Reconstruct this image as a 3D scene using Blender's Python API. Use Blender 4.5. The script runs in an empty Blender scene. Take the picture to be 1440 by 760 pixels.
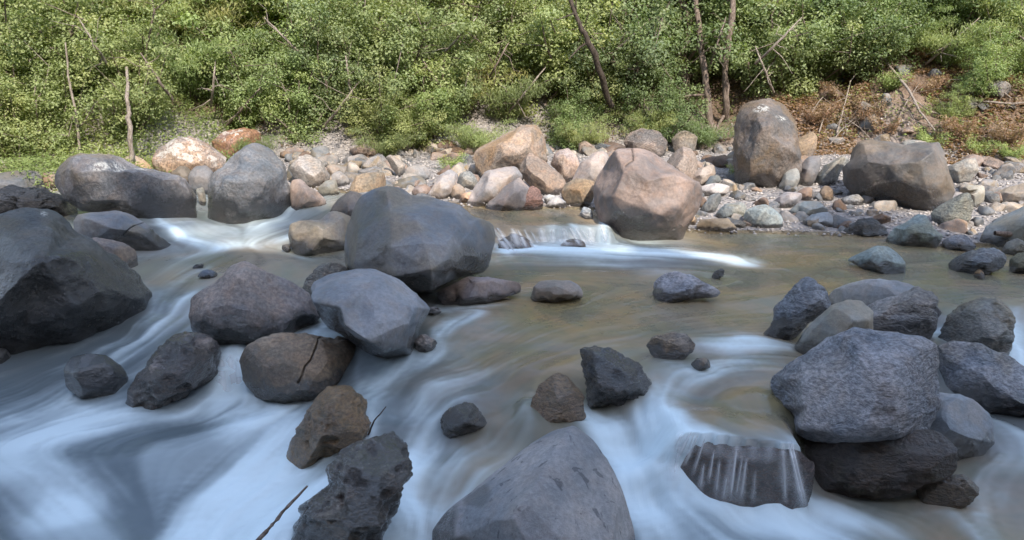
import bpy, math, random
from mathutils.bvhtree import BVHTree
import numpy as np
from mathutils import Vector, geometry

# ------------------------------------------------------------------ camera, sky, sun, exposure
SC = bpy.context.scene
COL = SC.collection
FPX, PITCH, CZ = 1150.0, math.radians(17), 3.0
cam_d = bpy.data.cameras.new("camera")
cam = bpy.data.objects.new("camera", cam_d); COL.objects.link(cam)
cam.location = (0, 0, CZ); cam.rotation_euler = (math.pi/2 - PITCH, 0, 0)
cam_d.sensor_width = 36; cam_d.sensor_fit = 'HORIZONTAL'; cam_d.lens = 36*FPX/1440
cam_d.clip_start = 0.05; cam_d.clip_end = 600
SC.camera = cam
SUN_EL, SUN_AZ = math.radians(46), math.radians(157)      # azimuth clockwise from +Y : behind the camera, to the right
wd = bpy.data.worlds.new("World"); SC.world = wd; wd.use_nodes = True
wn = wd.node_tree; wn.nodes.clear()
sky = wn.nodes.new('ShaderNodeTexSky'); sky.sky_type = 'NISHITA'; sky.sun_disc = False
sky.sun_elevation = SUN_EL; sky.sun_rotation = SUN_AZ
sky.air_density = 1.0; sky.dust_density = 1.2; sky.ozone_density = 1.0
bg = wn.nodes.new('ShaderNodeBackground'); bg.inputs[1].default_value = 0.15
wo = wn.nodes.new('ShaderNodeOutputWorld')
hs = wn.nodes.new('ShaderNodeHueSaturation'); hs.inputs['Saturation'].default_value = .78
wn.links.new(sky.outputs[0], hs.inputs['Color']); wn.links.new(hs.outputs[0], bg.inputs[0]); wn.links.new(bg.outputs[0], wo.inputs[0])
sd = bpy.data.lights.new("sun", 'SUN'); sd.energy = 2.0; sd.angle = math.radians(0.55); sd.color = (1.0, 0.91, 0.79)
sun = bpy.data.objects.new("sun", sd); COL.objects.link(sun)
sv = Vector((math.sin(SUN_AZ)*math.cos(SUN_EL), math.cos(SUN_AZ)*math.cos(SUN_EL), math.sin(SUN_EL)))
sun.rotation_euler = sv.to_track_quat('Z', 'Y').to_euler()
SC.view_settings.view_transform = 'Standard'; SC.view_settings.look = 'None'
SC.view_settings.exposure = 1.8; SC.view_settings.gamma = 1; SC.view_settings.use_curve_mapping = False

rng = np.random.default_rng(7)
random.seed(7)

# ------------------------------------------------------------------ helpers
def tag(o, label=None, cat=None, group=None, kind=None):
    if label: o['label'] = label
    if cat: o['category'] = cat
    if group: o['group'] = group
    if kind: o['kind'] = kind
    return o

def hash3(ix, iy, iz, s=0):
    h = (ix.astype(np.int64)*374761393 + iy.astype(np.int64)*668265263 + iz.astype(np.int64)*2147483647 + s*974634777) & 0xffffffff
    h = ((h ^ (h >> 13))*1274126177) & 0xffffffff
    h = ((h ^ (h >> 16))*2246822519) & 0xffffffff
    h = h ^ (h >> 15)
    return (h & 0xffffff)/float(0xffffff)*2-1
def vnoise(p, s=0):
    i = np.floor(p); f = p-i; i = i.astype(np.int64)
    u = f*f*f*(f*(f*6-15)+10)
    r = 0
    for a in (0, 1):
        wa = u[..., 0] if a else 1-u[..., 0]
        for b in (0, 1):
            wb = u[..., 1] if b else 1-u[..., 1]
            for c in (0, 1):
                wc = u[..., 2] if c else 1-u[..., 2]
                r = r + wa*wb*wc*hash3(i[..., 0]+a, i[..., 1]+b, i[..., 2]+c, s)
    return r
def fbm(p, octv=4, s=0, gain=.5):
    r = 0; a = 1; q = p.copy()
    for k in range(octv):
        r = r + a*vnoise(q, s+k); q = q*2.03+11.7; a *= gain
    return r
def sstep(a, b, x):
    t = np.clip((x-a)/(b-a), 0, 1); return t*t*(3-2*t)

CP, SP = math.cos(PITCH), math.sin(PITCH)
def ray(px, py):
    u, v = (px-720)/FPX, (380-py)/FPX
    return np.array([u, CP+v*SP, -SP+v*CP])
def at_z(px, py, z):
    d = ray(px, py); t = (z-CZ)/d[2]; return np.array([d[0]*t, d[1]*t, z])
def at_Y(px, py, Y):
    d = ray(px, py); t = Y/d[1]; return np.array([d[0]*t, Y, CZ+d[2]*t])

def mesh_fast(name, V, Q, mat, attrs=None, smooth=True, parent=None, loc=None, tri=None):
    """one mesh object out of numpy arrays; Q: (n,4) quads, tri: (m,3)"""
    me = bpy.data.meshes.new(name)
    V = np.asarray(V, dtype=np.float32)
    nq = 0 if Q is None else len(Q); nt = 0 if tri is None else len(tri)
    me.vertices.add(len(V)); me.vertices.foreach_set('co', V.ravel())
    idx = []
    if nq: idx.append(np.asarray(Q, dtype=np.int32).ravel())
    if nt: idx.append(np.asarray(tri, dtype=np.int32).ravel())
    idx = np.concatenate(idx)
    me.loops.add(len(idx)); me.loops.foreach_set('vertex_index', idx)
    me.polygons.add(nq+nt)
    st = np.concatenate([np.arange(nq)*4, nq*4+np.arange(nt)*3]).astype(np.int32)
    me.polygons.foreach_set('loop_start', st)
    me.update(calc_edges=True); me.validate()
    me.polygons.foreach_set('use_smooth', np.full(len(me.polygons), smooth))
    if attrs:
        for k, a in attrs.items():
            at = me.attributes.new(k, 'FLOAT', 'POINT'); at.data.foreach_set('value', np.asarray(a, dtype=np.float32).ravel())
    if mat: me.materials.append(mat)
    o = bpy.data.objects.new(name, me); COL.objects.link(o)
    if loc is not None: o.location = loc
    if parent: o.parent = parent
    return o
def empty(name, loc=(0, 0, 0), rz=0):
    o = bpy.data.objects.new(name, None); COL.objects.link(o); o.location = loc; o.rotation_euler = (0, 0, rz)
    o.empty_display_size = .1
    return o

class NT:
    """terse node builder"""
    def __init__(s, name):
        s.m = bpy.data.materials.new(name); s.m.use_nodes = True; s.t = s.m.node_tree; s.t.nodes.clear()
        s.out = s.t.nodes.new('ShaderNodeOutputMaterial')
    def n(s, typ, **kw):
        nd = s.t.nodes.new('ShaderNode'+typ)
        for k, v in kw.items():
            setattr(nd, k, v)
        return nd
    def set(s, sock, v):
        if isinstance(v, bpy.types.NodeSocket): s.t.links.new(v, sock)
        else: sock.default_value = v
    def attr(s, nm):
        return s.n('Attribute', attribute_name=nm).outputs['Fac']
    def noise(s, vec, scale, detail=4, rough=.55, dist=0):
        nd = s.n('TexNoise'); s.set(nd.inputs['Vector'], vec); nd.inputs['Scale'].default_value = scale
        nd.inputs['Detail'].default_value = detail; nd.inputs['Roughness'].default_value = rough; nd.inputs['Distortion'].default_value = dist
        return nd.outputs['Fac']
    def vor(s, vec, scale, feat='F1', out='Distance'):
        nd = s.n('TexVoronoi', feature=feat); s.set(nd.inputs['Vector'], vec); nd.inputs['Scale'].default_value = scale
        return nd.outputs[out]
    def ramp(s, fac, a, b, lo=0., hi=1.):
        nd = s.n('MapRange', interpolation_type='SMOOTHSTEP'); s.set(nd.inputs[0], fac)
        for i, v in zip((1, 2, 3, 4), (a, b, lo, hi)): s.set(nd.inputs[i], v)
        return nd.outputs[0]
    def math(s, op, a, b=0., clamp=False):
        nd = s.n('Math', operation=op); nd.use_clamp = clamp; s.set(nd.inputs[0], a); s.set(nd.inputs[1], b); return nd.outputs[0]
    def mix(s, fac, a, b, blend='MIX'):
        nd = s.n('Mix', data_type='RGBA', blend_type=blend); s.set(nd.inputs[0], fac)
        s.set(nd.inputs[6], a if isinstance(a, bpy.types.NodeSocket) else (*a[:3], 1)); s.set(nd.inputs[7], b if isinstance(b, bpy.types.NodeSocket) else (*b[:3], 1))
        return nd.outputs[2]
    def vmath(s, op, a, b=None):
        nd = s.n('VectorMath', operation=op); s.set(nd.inputs[0], a)
        if b is not None:
            if op == 'SCALE': s.set(nd.inputs[3], b)
            else: s.set(nd.inputs[1], b)
        return nd.outputs[0]
    def bump(s, h, strength, dist, normal=None):
        nd = s.n('Bump'); s.set(nd.inputs['Strength'], strength); nd.inputs['Distance'].default_value = dist; s.set(nd.inputs['Height'], h)
        if normal is not None: s.set(nd.inputs['Normal'], normal)
        return nd.outputs[0]
    def bsdf(s, col, rough, normal=None, spec=.5, coat=None):
        nd = s.n('BsdfPrincipled'); s.set(nd.inputs['Base Color'], col if isinstance(col, bpy.types.NodeSocket) else (*col[:3], 1))
        s.set(nd.inputs['Roughness'], rough); s.set(nd.inputs['Specular IOR Level'], spec)
        if normal is not None: s.set(nd.inputs['Normal'], normal)
        return nd.outputs[0]
    def done(s, sh):
        s.t.links.new(sh, s.out.inputs[0]); return s.m

# ------------------------------------------------------------------ materials
def rock_mat(name, rough_amt=.4, lichen=0., strata=0., spots=0., warm=.25, moss=0., grain=1., chip=1.3, coat=1.6):
    N = NT(name)
    oi = N.n('ObjectInfo'); tc = N.n('TexCoord')
    off = N.vmath('SCALE', N.n('CombineXYZ').outputs[0], 1.0)
    cx = N.n('CombineXYZ'); 
    for i in range(3): N.set(cx.inputs[i], N.math('MULTIPLY', oi.outputs['Random'], (37., 53., 71.)[i]))
    P = N.vmath('ADD', tc.outputs['Object'], cx.outputs[0])
    PS = P
    if strata:
        mp = N.n('Mapping'); N.set(mp.inputs[0], P); mp.inputs['Rotation'].default_value = (.5, .35, .2); mp.inputs['Scale'].default_value = (1, 1, 2.2)
        PS = mp.outputs[0]
    big = N.noise(P, 1.6, 3, .5); mid = N.noise(P, 6, 6, .62); fine = N.noise(PS, 26, 8, .68); grit = N.noise(P, 140, 3, .7)
    base = oi.outputs['Color']
    c = N.mix(N.ramp(big, .35, .65), N.mix(1., base, (.66, .72, .76), 'MULTIPLY'), N.mix(1., base, (1.22, 1.18, 1.12), 'MULTIPLY'))
    huge = N.noise(P, .9, 4, .6, .5); c = N.mix(N.math('MULTIPLY', N.ramp(huge, .46, .6, 0, warm*1.5), N.ramp(N.math('FRACT', N.math('MULTIPLY', oi.outputs['Random'], 7.3)), 0, 1, .3, 1.6), True), c, N.mix(1., base, (.98, .80, .52), 'MULTIPLY'))
    c = N.mix(N.ramp(mid, .42, .68, 0, warm), c, N.mix(1., base, (1.15, .86, .62), 'MULTIPLY'))
    c = N.mix(N.ramp(fine, .36, .66, .42*(1-grain), .42+.43*grain), N.mix(1., c, (.50, .51, .53), 'MULTIPLY'), N.mix(1., c, (1.38, 1.36, 1.33), 'MULTIPLY'))
    c = N.mix(N.ramp(grit, .4, .65, 0, .35), c, N.mix(1., c, (.55, .55, .56), 'MULTIPLY'))
    pits = N.ramp(N.vor(P, 34.), .0, .22, 1, 0)
    pitmask = N.ramp(mid, .5, .62)
    pit = N.math('MULTIPLY', pits, pitmask)
    c = N.mix(N.math('MULTIPLY', pit, .55), c, N.mix(1., c, (.35, .35, .36), 'MULTIPLY'))
    if spots:
        sp = N.ramp(N.noise(P, 9, 3, .6, .5), .60, .66)
        c = N.mix(N.math('MULTIPLY', sp, spots), c, N.mix(1., c, (.5, .5, .52), 'MULTIPLY'))
    if lichen:
        l1 = N.ramp(N.noise(P, 4.5, 7, .7, .4), .64-.12*lichen, .67-.12*lichen)
        sep = N.n('SeparateXYZ'); N.set(sep.inputs[0], N.n('NewGeometry').outputs['Normal'])
        l1 = N.math('MULTIPLY', l1, N.ramp(sep.outputs[2], .05, .5))
        l1 = N.math('MULTIPLY', l1, N.ramp(N.noise(P, 70, 4, .7), .4, .52, .3, .85)); c = N.mix(l1, c, (.46, .44, .41))
    if moss:
        ms = N.ramp(N.noise(P, 5, 6, .7), .52, .62, 0, moss)
        c = N.mix(ms, c, (.055, .06, .018))
    crack = N.attr('crack')
    c = N.mix(crack, c, N.mix(1., c, (.22, .22, .22), 'MULTIPLY'))
    lic = N.attr('lich')
    lm = N.math('MULTIPLY', N.math('MULTIPLY', lic, N.ramp(N.noise(P, 13, 8, .75), .47, .52)), N.ramp(N.noise(P, 60, 4, .7), .4, .52, .25, .85))
    c = N.mix(lm, c, (.5, .5, .47))
    wet = N.attr('wet')  # carries real wetness and the shade painted on facets and undersides
    c = N.mix(wet, c, N.mix(1., c, (.16, .15, .14), 'MULTIPLY'))
    r = N.math('ADD', N.ramp(wet, 0, 1, .62, .16), N.ramp(fine, .3, .7, -.06, .12))
    h = N.math('ADD', N.math('MULTIPLY', fine, 1.0), N.math('MULTIPLY', grit, .12))
    h = N.math('ADD', h, N.math('MULTIPLY', mid, .9))
    if strata:
        rg = N.math('ADD', N.math('ABSOLUTE', N.math('SUBTRACT', N.noise(PS, 3.1, 6, .6, .8), .5)), N.ramp(big, .42, .6, 0, .10))
        h = N.math('ADD', h, N.math('MULTIPLY', N.ramp(rg, 0, .10), strata*1.6))
        c = N.mix(N.ramp(rg, 0, .035, .75*min(1, strata), 0), c, N.mix(1., c, (.35, .35, .37), 'MULTIPLY'))
    vd = N.n('TexVoronoi', feature='F1'); N.set(vd.inputs['Vector'], N.vmath('ADD', PS, N.vmath('SCALE', N.n('CombineXYZ').outputs[0], 1.))); vd.inputs['Scale'].default_value = 4.2
    sx = N.n('CombineXYZ'); N.set(sx.inputs[0], mid); N.set(sx.inputs[1], big); N.set(vd.inputs['Vector'], N.vmath('ADD', PS, N.vmath('SCALE', sx.outputs[0], .5)))
    h = N.math('ADD', h, N.math('MULTIPLY', vd.outputs['Distance'], chip))
    h = N.math('SUBTRACT', h, N.math('MULTIPLY', pit, .5))
    h = N.math('SUBTRACT', h, N.math('MULTIPLY', crack, 1.5))
    b = N.bump(h, rough_amt, .05)
    nd = N.n('BsdfPrincipled'); N.set(nd.inputs['Base Color'], c); N.set(nd.inputs['Roughness'], r); nd.inputs['Specular IOR Level'].default_value = .4; N.set(nd.inputs['Normal'], b)
    N.set(nd.inputs['Coat Weight'], wet); nd.inputs['Coat Roughness'].default_value = .07; nd.inputs['Coat IOR'].default_value = coat
    b2 = N.bump(N.math('ADD', N.math('MULTIPLY', mid, 1.6), N.math('MULTIPLY', fine, .45)), 1., .16); N.set(nd.inputs['Coat Normal'], b2)
    return N.done(nd.outputs[0])
M = {
 'smooth': rock_mat('smooth_river_stone', .22, spots=.35, warm=.35, grain=.35, chip=.5),
 'dry': rock_mat('weathered_stone', .5, warm=.4, grain=.7, chip=1.),
 'rough': rock_mat('rough_layered_stone', .6, strata=.6, warm=.3),
 'wet': rock_mat('wet_jagged_stone', .5, strata=.25, warm=.6, moss=.25, coat=1.6, chip=1.6),
 'lichen': rock_mat('lichen_stone', .5, lichen=1., warm=.5),
 'spotted': rock_mat('spotted_stone', .35, spots=1., warm=.2, grain=.4, chip=.3),
}

def ground_mat():
    N = NT('forest_and_bank_ground'); tc = N.n('TexCoord'); P = tc.outputs['Object']
    n1 = N.noise(P, .8, 5, .6); n2 = N.noise(P, 9, 7, .65)
    c = N.mix(N.ramp(n1, .35, .65), (.16, .115, .085), (.23, .17, .13))
    c = N.mix(N.ramp(n2, .4, .65, 0, .7), c, (.10, .065, .045))
    vc = N.n('TexVoronoi'); N.set(vc.inputs['Vector'], P); vc.inputs['Scale'].default_value = 14
    sp = N.n('SeparateXYZ'); N.set(sp.inputs[0], vc.outputs['Color'])
    stones = N.mix(sp.outputs[0], (.20, .19, .19), (.34, .31, .29))
    g = N.attr('gravel')
    c = N.mix(g, c, stones)
    bed = N.attr('bed')
    vb = N.n('TexVoronoi'); N.set(vb.inputs['Vector'], N.vmath('ADD', P, N.vmath('SCALE', N.n('TexNoise').outputs['Color'], .1))); vb.inputs['Scale'].default_value = 4.5
    sb = N.n('SeparateXYZ'); N.set(sb.inputs[0], vb.outputs['Color'])
    bc = N.mix(sb.outputs[0], (.20, .14, .07), (.42, .35, .23))
    bc = N.mix(N.ramp(vb.outputs['Distance'], .08, .2, 0, .6), bc, (.07, .06, .04))
    c = N.mix(bed, c, bc)
    h = N.math('ADD', n2, N.math('MULTIPLY', vc.outputs['Distance'], -1.5))
    return N.done(N.bsdf(c, .9, N.bump(h, .7, .06), .2))

def water_mat():
    N = NT('silky_stream_water')
    foam = N.attr('foam'); lic = N.attr('streak'); tint = N.attr('tint'); tc = N.n('TexCoord')
    P = tc.outputs['Object']
    # body of the water: brown-olive where shallow, slate where deep
    n = N.noise(P, 1.3, 4, .6, 1.)
    body = N.mix(N.ramp(n, .35, .65), (.47, .32, .155), (.31, .27, .14))
    body = N.mix(N.ramp(lic, .4, .85, 0, .35), body, (.16, .15, .12))
    deep = N.mix(N.ramp(lic, .25, .8), (.10, .13, .15), (.22, .27, .30))
    t2 = N.math('MULTIPLY', tint, N.ramp(N.math('ADD', N.math('MULTIPLY', N.noise(P, .9, 3, .5, .6), .6), N.math('MULTIPLY', lic, .4)), .36, .58, .55, 1.))
    body = N.mix(t2, deep, body)
    bsd = N.n('BsdfDiffuse'); N.set(bsd.inputs[0], body)
    tr = N.n('BsdfTransparent'); tr.inputs[0].default_value = (.88, .80, .62, 1)
    m0 = N.n('MixShader'); N.set(m0.inputs[0], N.math('MULTIPLY', tint, .42)); N.set(m0.inputs[1], bsd.outputs[0]); N.set(m0.inputs[2], tr.outputs[0])
    h = N.math('ADD', N.math('MULTIPLY', lic, .6), N.math('MULTIPLY', N.noise(P, 3.2, 3, .5), .4))
    b = N.bump(h, .45, .05)
    fr = N.n('Fresnel'); fr.inputs[0].default_value = 1.33; N.set(fr.inputs[1], b)
    gl = N.n('BsdfGlossy'); gl.inputs['Roughness'].default_value = .22; N.set(gl.inputs['Normal'], b); gl.inputs[0].default_value = (.95, .97, 1, 1)
    m1 = N.n('MixShader'); N.set(m1.inputs[0], N.math('MULTIPLY', fr.outputs[0], 1.0, True)); N.set(m1.inputs[1], m0.outputs[0]); N.set(m1.inputs[2], gl.outputs[0])
    # foam: aerated white water
    fb = N.bump(lic, .6, .10)
    fd = N.bsdf((.63, .76, .82), .5, fb, .3)
    ff = N.math('ADD', foam, N.math('MULTIPLY', N.math('SUBTRACT', lic, .5), N.math('MULTIPLY', N.ramp(foam, .02, .4), .8)), True)
    ff = N.math('POWER', N.ramp(ff, .04, 1.03), 1.6)
    ff = N.math('MULTIPLY', ff, .96)
    m2 = N.n('MixShader'); N.set(m2.inputs[0], ff); N.set(m2.inputs[1], m1.outputs[0]); N.set(m2.inputs[2], fd)
    return N.done(m2.outputs[0])

def strand_mat():
    N = NT('falling_water')
    f = N.attr('foam')
    fd = N.bsdf((.82, .86, .9), .4, None, .4)
    tr = N.n('BsdfTransparent')
    m = N.n('MixShader'); N.set(m.inputs[0], f); N.set(m.inputs[1], tr.outputs[0]); N.set(m.inputs[2], fd)
    return N.done(m.outputs[0])

def leaf_mat(name, dark, light, yel):
    N = NT(name); r = N.attr('rnd'); cl = N.attr('clump')
    oi = N.n('ObjectInfo')
    c = N.mix(r, dark, light)
    c = N.mix(N.ramp(cl, .55, 1., 0, .8), c, yel)
    c = N.mix(N.ramp(oi.outputs['Random'], .35, 1., 0, .45), c, N.mix(1., c, (1.22, 1.12, 1.0), 'MULTIPLY'))
    c = N.mix(.32, c, (.37, .42, .29))  # haze over the foliage mixed into the leaf colour
    c = N.mix(1., c, oi.outputs['Color'], 'MULTIPLY')
    p = N.n('BsdfPrincipled'); N.set(p.inputs['Base Color'], c); p.inputs['Roughness'].default_value = .45; p.inputs['Specular IOR Level'].default_value = .35
    t = N.n('BsdfTranslucent'); N.set(t.inputs[0], N.mix(1., c, (1.3, 1.35, .6), 'MULTIPLY'))
    m = N.n('MixShader'); m.inputs[0].default_value = .4; N.set(m.inputs[1], p.outputs[0]); N.set(m.inputs[2], t.outputs[0])
    return N.done(m.outputs[0])
def bark_mat(name, a, b):
    N = NT(name); tc = N.n('TexCoord'); mp = N.n('Mapping'); N.set(mp.inputs[0], tc.outputs['Object']); mp.inputs['Scale'].default_value = (6, 6, 1.5)
    n = N.noise(mp.outputs[0], 5, 8, .7)
    return N.done(N.bsdf(N.mix(N.ramp(n, .35, .65), a, b), .85, N.bump(n, .8, .03), .2))
M['ground'] = ground_mat(); M['water'] = water_mat(); M['strand'] = strand_mat()
M['leafA'] = leaf_mat('broad_leaves', (.075, .12, .035), (.20, .27, .09), (.30, .34, .13))
M['leafB'] = leaf_mat('olive_leaves', (.12, .15, .05), (.27, .31, .12), (.38, .38, .17))
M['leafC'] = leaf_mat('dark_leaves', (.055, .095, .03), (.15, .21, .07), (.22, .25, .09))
M['dryleaf'] = leaf_mat('dry_leaves', (.18, .055, .035), (.38, .15, .10), (.42, .26, .19))
M['bark'] = bark_mat('grey_brown_bark', (.10, .075, .06), (.25, .20, .17))
M['palebark'] = bark_mat('pale_bark', (.16, .13, .105), (.36, .31, .27))
M['darkbark'] = bark_mat('dark_bark', (.035, .028, .022), (.10, .08, .065))

# ------------------------------------------------------------------ water level and terrain fields
WPTS = [  # px, py, z
 (-150,285,.22),(40,275,.25),(150,300,.25),(210,300,.27),(235,318,.17),(262,338,.05),(300,335,.03),(340,325,.04),(390,312,.08),(430,290,.22),(480,285,.24),
 (600,290,.25),(680,298,.25),(740,302,.25),(800,303,.25),(840,305,.24),(700,312,.245),(760,313,.245),(820,316,.22),(850,316,.2),
 (715,344,.02),(770,346,.01),(820,344,.01),(850,340,.01),(900,340,0),(1000,340,0),(1150,340,0),(1300,345,0),(1440,365,.0),(1600,380,0),
 (900,400,0),(1100,400,0),(1380,400,0),(750,400,0),(680,400,0),(640,440,-.01),(800,470,0),(1000,470,0),(1050,520,0),(760,510,-.01),(960,520,-.01),
 (350,350,.0),(430,370,0),(300,385,-.02),(240,360,-.0),(220,400,-.04),(260,420,-.07),(215,450,-.17),(170,480,-.28),(100,520,-.38),(0,560,-.44),
 (460,410,0),(420,480,-.04),(320,490,-.1),(322,520,-.25),(322,556,-.44),(250,600,-.47),(100,620,-.49),(380,580,-.42),(390,640,-.47),(320,690,-.54),(250,750,-.62),
 (0,650,-.52),(0,750,-.6),(120,750,-.62),(560,480,-.03),(600,530,-.08),(540,560,-.15),(660,560,-.12),(560,590,-.3),(600,640,-.42),(640,600,-.25),(700,590,-.2),
 (600,720,-.55),(560,780,-.62),(700,640,-.35),(750,570,-.10),(800,580,-.16),(840,590,-.26),(880,650,-.42),(900,720,-.55),(900,780,-.62),
 (900,540,-.02),(930,560,-.04),(900,590,-.2),(960,650,-.42),(1000,700,-.5),(1050,740,-.55),(1150,740,-.55),(980,585,-.02),(1040,596,-.02),(1095,604,-.03),(1000,592,-.02),(940,642,-.25),(980,670,-.35),(1010,692,-.42),
 (1060,560,0),(1080,500,0),(1130,700,-.52),(1200,690,-.5),(1250,720,-.53),(1350,700,-.48),(1440,650,-.42),(1440,600,-.36),(1440,760,-.5),(1300,770,-.56),
 (1440,480,-.12),(1430,420,-.01),(1340,440,-.0),(1330,480,-.1),(1500,520,-.25),
]
WP = np.array([[*at_z(a, b, z)[:2], z] for a, b, z in WPTS])
WX = np.concatenate([WP, [[-25, 12, .4], [-14, 9, .0], [-12, 5, -.4], [-8, 3, -.65], [8, 3, -.6], [10, 6, -.3], [12, 9, 0], [20, 12, 0], [25, 8, 0], [0, 2, -.7], [-30, 5, -.3]]])
def NW(pts, X, Y, e=.18, pw=2.2):
    num = np.zeros_like(X); den = np.zeros_like(X)
    for x, y, v in pts:
        w = 1/((X-x)**2+(Y-y)**2+e*e)**pw
        num += w*v; den += w
    return num/den
GX = np.arange(-34, 34.01, .1); GY = np.arange(0, 18.01, .08)
mx, my = np.meshgrid(GX, GY)
WG0 = NW(WX, mx, my, .12, 2.0)
def bil(G, gx, gy, x, y):
    x = np.clip((np.asarray(x, float)-gx[0])/(gx[1]-gx[0]), 0, len(gx)-1.001); y = np.clip((np.asarray(y, float)-gy[0])/(gy[1]-gy[0]), 0, len(gy)-1.001)
    i = x.astype(int); j = y.astype(int); fx = x-i; fy = y-j
    return (G[j, i]*(1-fx)+G[j, i+1]*fx)*(1-fy)+(G[j+1, i]*(1-fx)+G[j+1, i+1]*fx)*fy
GX0, GY0 = GX, GY
GX = np.arange(-34, 34.01, .05); GY = np.arange(0, 18.01, .03)
mx, my = np.meshgrid(GX, GY); WG = bil(WG0, GX0, GY0, mx, my)
# the lip of the ledge at lower right: a sheer drop
def cut_lip(px_pts, zl, low_vals, back=.9, front=1.1):
    L_ = np.array([at_z(a, b, zl)[:2] for a, b in px_pts])
    m = (mx > L_[0, 0]-.3) & (mx < L_[-1, 0]+.3) & (np.abs(my-L_[:, 1].mean()) < 1.6)
    lx, ly = mx[m], my[m]; Yl = np.interp(lx, L_[:, 0], L_[:, 1])
    wx_ = sstep(L_[0, 0]-.12, L_[0, 0]+.15, lx)*sstep(L_[-1, 0]+.12, L_[-1, 0], lx)
    hi_ = wx_*sstep(back, back*.35, ly-Yl)*(ly >= Yl-.03); lo_ = wx_*sstep(-.03, -.09, ly-Yl)*sstep(-front, -front*.5, ly-Yl)
    zz = WG[m]; zz = zz*(1-hi_)+zl*hi_; low = np.interp(lx, np.linspace(L_[0, 0], L_[-1, 0], len(low_vals)), low_vals)
    WG[m] = zz*(1-lo_)+np.minimum(zz, low)*lo_
cut_lip([(940,606),(960,607),(990,610),(1040,617),(1085,622),(1122,624)], -.03, [-.06, -.12, -.25, -.40, -.47])
cut_lip([(684,322),(700,320),(730,319),(770,319),(800,320),(835,320),(858,322)], .22, [.02, .015, .015, .015, .02], .5, .5)
def W(x, y): return bil(WG, GX, GY, x, y)

shore = np.array([at_z(a, b, z)[:2] for a, b, z in [(-200,268,.25),(60,268,.25),(300,262,.25),(430,258,.25),(520,272,.25),(600,288,.25),(680,290,.25),(850,294,.22),(960,324,.02),(1100,326,.02),(1220,330,.02),(1330,345,.02),(1440,338,.02),(1600,345,.02)]])
hillb = np.array([at_z(a, b, .45)[:2] for a, b in [(-200,236),(60,236),(200,232),(330,216),(450,218),(560,216),(650,212),(800,206),(950,208),(1050,210),(1130,215),(1220,215),(1330,228),(1440,235),(1600,240)]])
def Ys(x): return np.interp(x, shore[:, 0], shore[:, 1])
def Yh(x): return np.interp(x, hillb[:, 0], hillb[:, 1])
def T(x, y):
    x = np.asarray(x, float); y = np.asarray(y, float)
    w = W(x, np.clip(y, .1, 17.9))
    n = fbm(np.stack([x*.9, y*.9, x*0], -1), 3, 3)
    n2 = fbm(np.stack([x*.25, y*.25, x*0], -1), 3, 9)
    bedz = w-.24+.05*n-.25*sstep(7, 5.5, y)
    ys = Ys(x); yh = np.maximum(Yh(x), ys+1.2)
    ws = W(x, ys)
    s1 = np.clip((y-ys)/(yh-ys), -1, 1)
    beach = ws+.03+(.45-ws)*np.clip(s1, 0, 1)**1.2+.03*n
    slope = np.interp(x, [-14, -6, 2, 8, 14], [.62, .75, .8, .55, .5])
    dd = np.maximum(y-yh, 0)
    hill = beach+np.minimum(dd, 6)*slope+np.clip(dd-6, 0, 12)*.22+np.maximum(dd-18, 0)*.12+.25*n*np.clip(dd, 0, 1)+1.2*n2*np.clip(dd/8, 0, 1)
    z = np.where(y > ys, hill, bedz+(ws+.03-bedz)*sstep(-.5, 0., y-ys))
    # near bank and the gorge wall behind the camera
    nb = np.interp(y, [-60, -30, -14, -8.5, -4, 0, 1.4, 2.4], [32, 27, 23.4, 21.6, 2.6, 1.2, .2, -1.5])+.25*n*sstep(1.6, -1, y)+(1.3*n2+.5*n)*sstep(-4, -9, y)
    return np.where(y < 2.4, np.maximum(nb, bedz), z)
def Surf(x, y): return np.maximum(T(x, y), np.where(y < Ys(x), W(x, y), -9))
def hit(px, py):
    d = ray(px, py); t = np.arange(3.5, 60, .01)
    x = d[0]*t; y = d[1]*t; z = CZ+d[2]*t
    s = Surf(x, y); k = np.argmax(z < s)
    if not (z < s).any(): k = len(t)-1
    return np.array([x[k], y[k], s[k]])

def nonuni(segs):
    out = []
    for a, b, st in segs: out.append(np.arange(a, b, st))
    out.append([segs[-1][1]]); return np.concatenate(out)
def gridmesh(xs, ys, zf, name, mat, attrf=None, kind='structure'):
    X, Y = np.meshgrid(xs, ys); Z = zf(X, Y)
    V = np.stack([X, Y, Z], -1).reshape(-1, 3); nx, ny = len(xs), len(ys)
    i = (np.arange(ny-1)[:, None]*nx+np.arange(nx-1)[None]).ravel()
    Q = np.stack([i, i+1, i+nx+1, i+nx], -1)
    o = mesh_fast(name, V, Q, mat, attrf(X, Y, Z) if attrf else None)
    o['kind'] = kind
    return o
def tattr(X, Y, Z):
    ys = Ys(X); yh = Yh(X)
    gr = sstep(-.1, .1, Y-ys)*sstep(1.2, -.2, Y-yh-fbm(np.stack([X, Y, X*0], -1), 3, 5)*.8)
    bd = sstep(.15, -.05, Y-ys)*sstep(1.5, 2.5, Y)
    return {'gravel': gr, 'bed': bd}
gridmesh(nonuni([(-120, -36, 6), (-36, -12, .6), (-12, 12, .12), (12, 36, .6), (36, 121, 6)]),
         nonuni([(-70, -20, 3), (-20, 2, .5), (2, 20, .1), (20, 34, .4), (34, 122, 4)]), T, 'ground', M['ground'], tattr)

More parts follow.
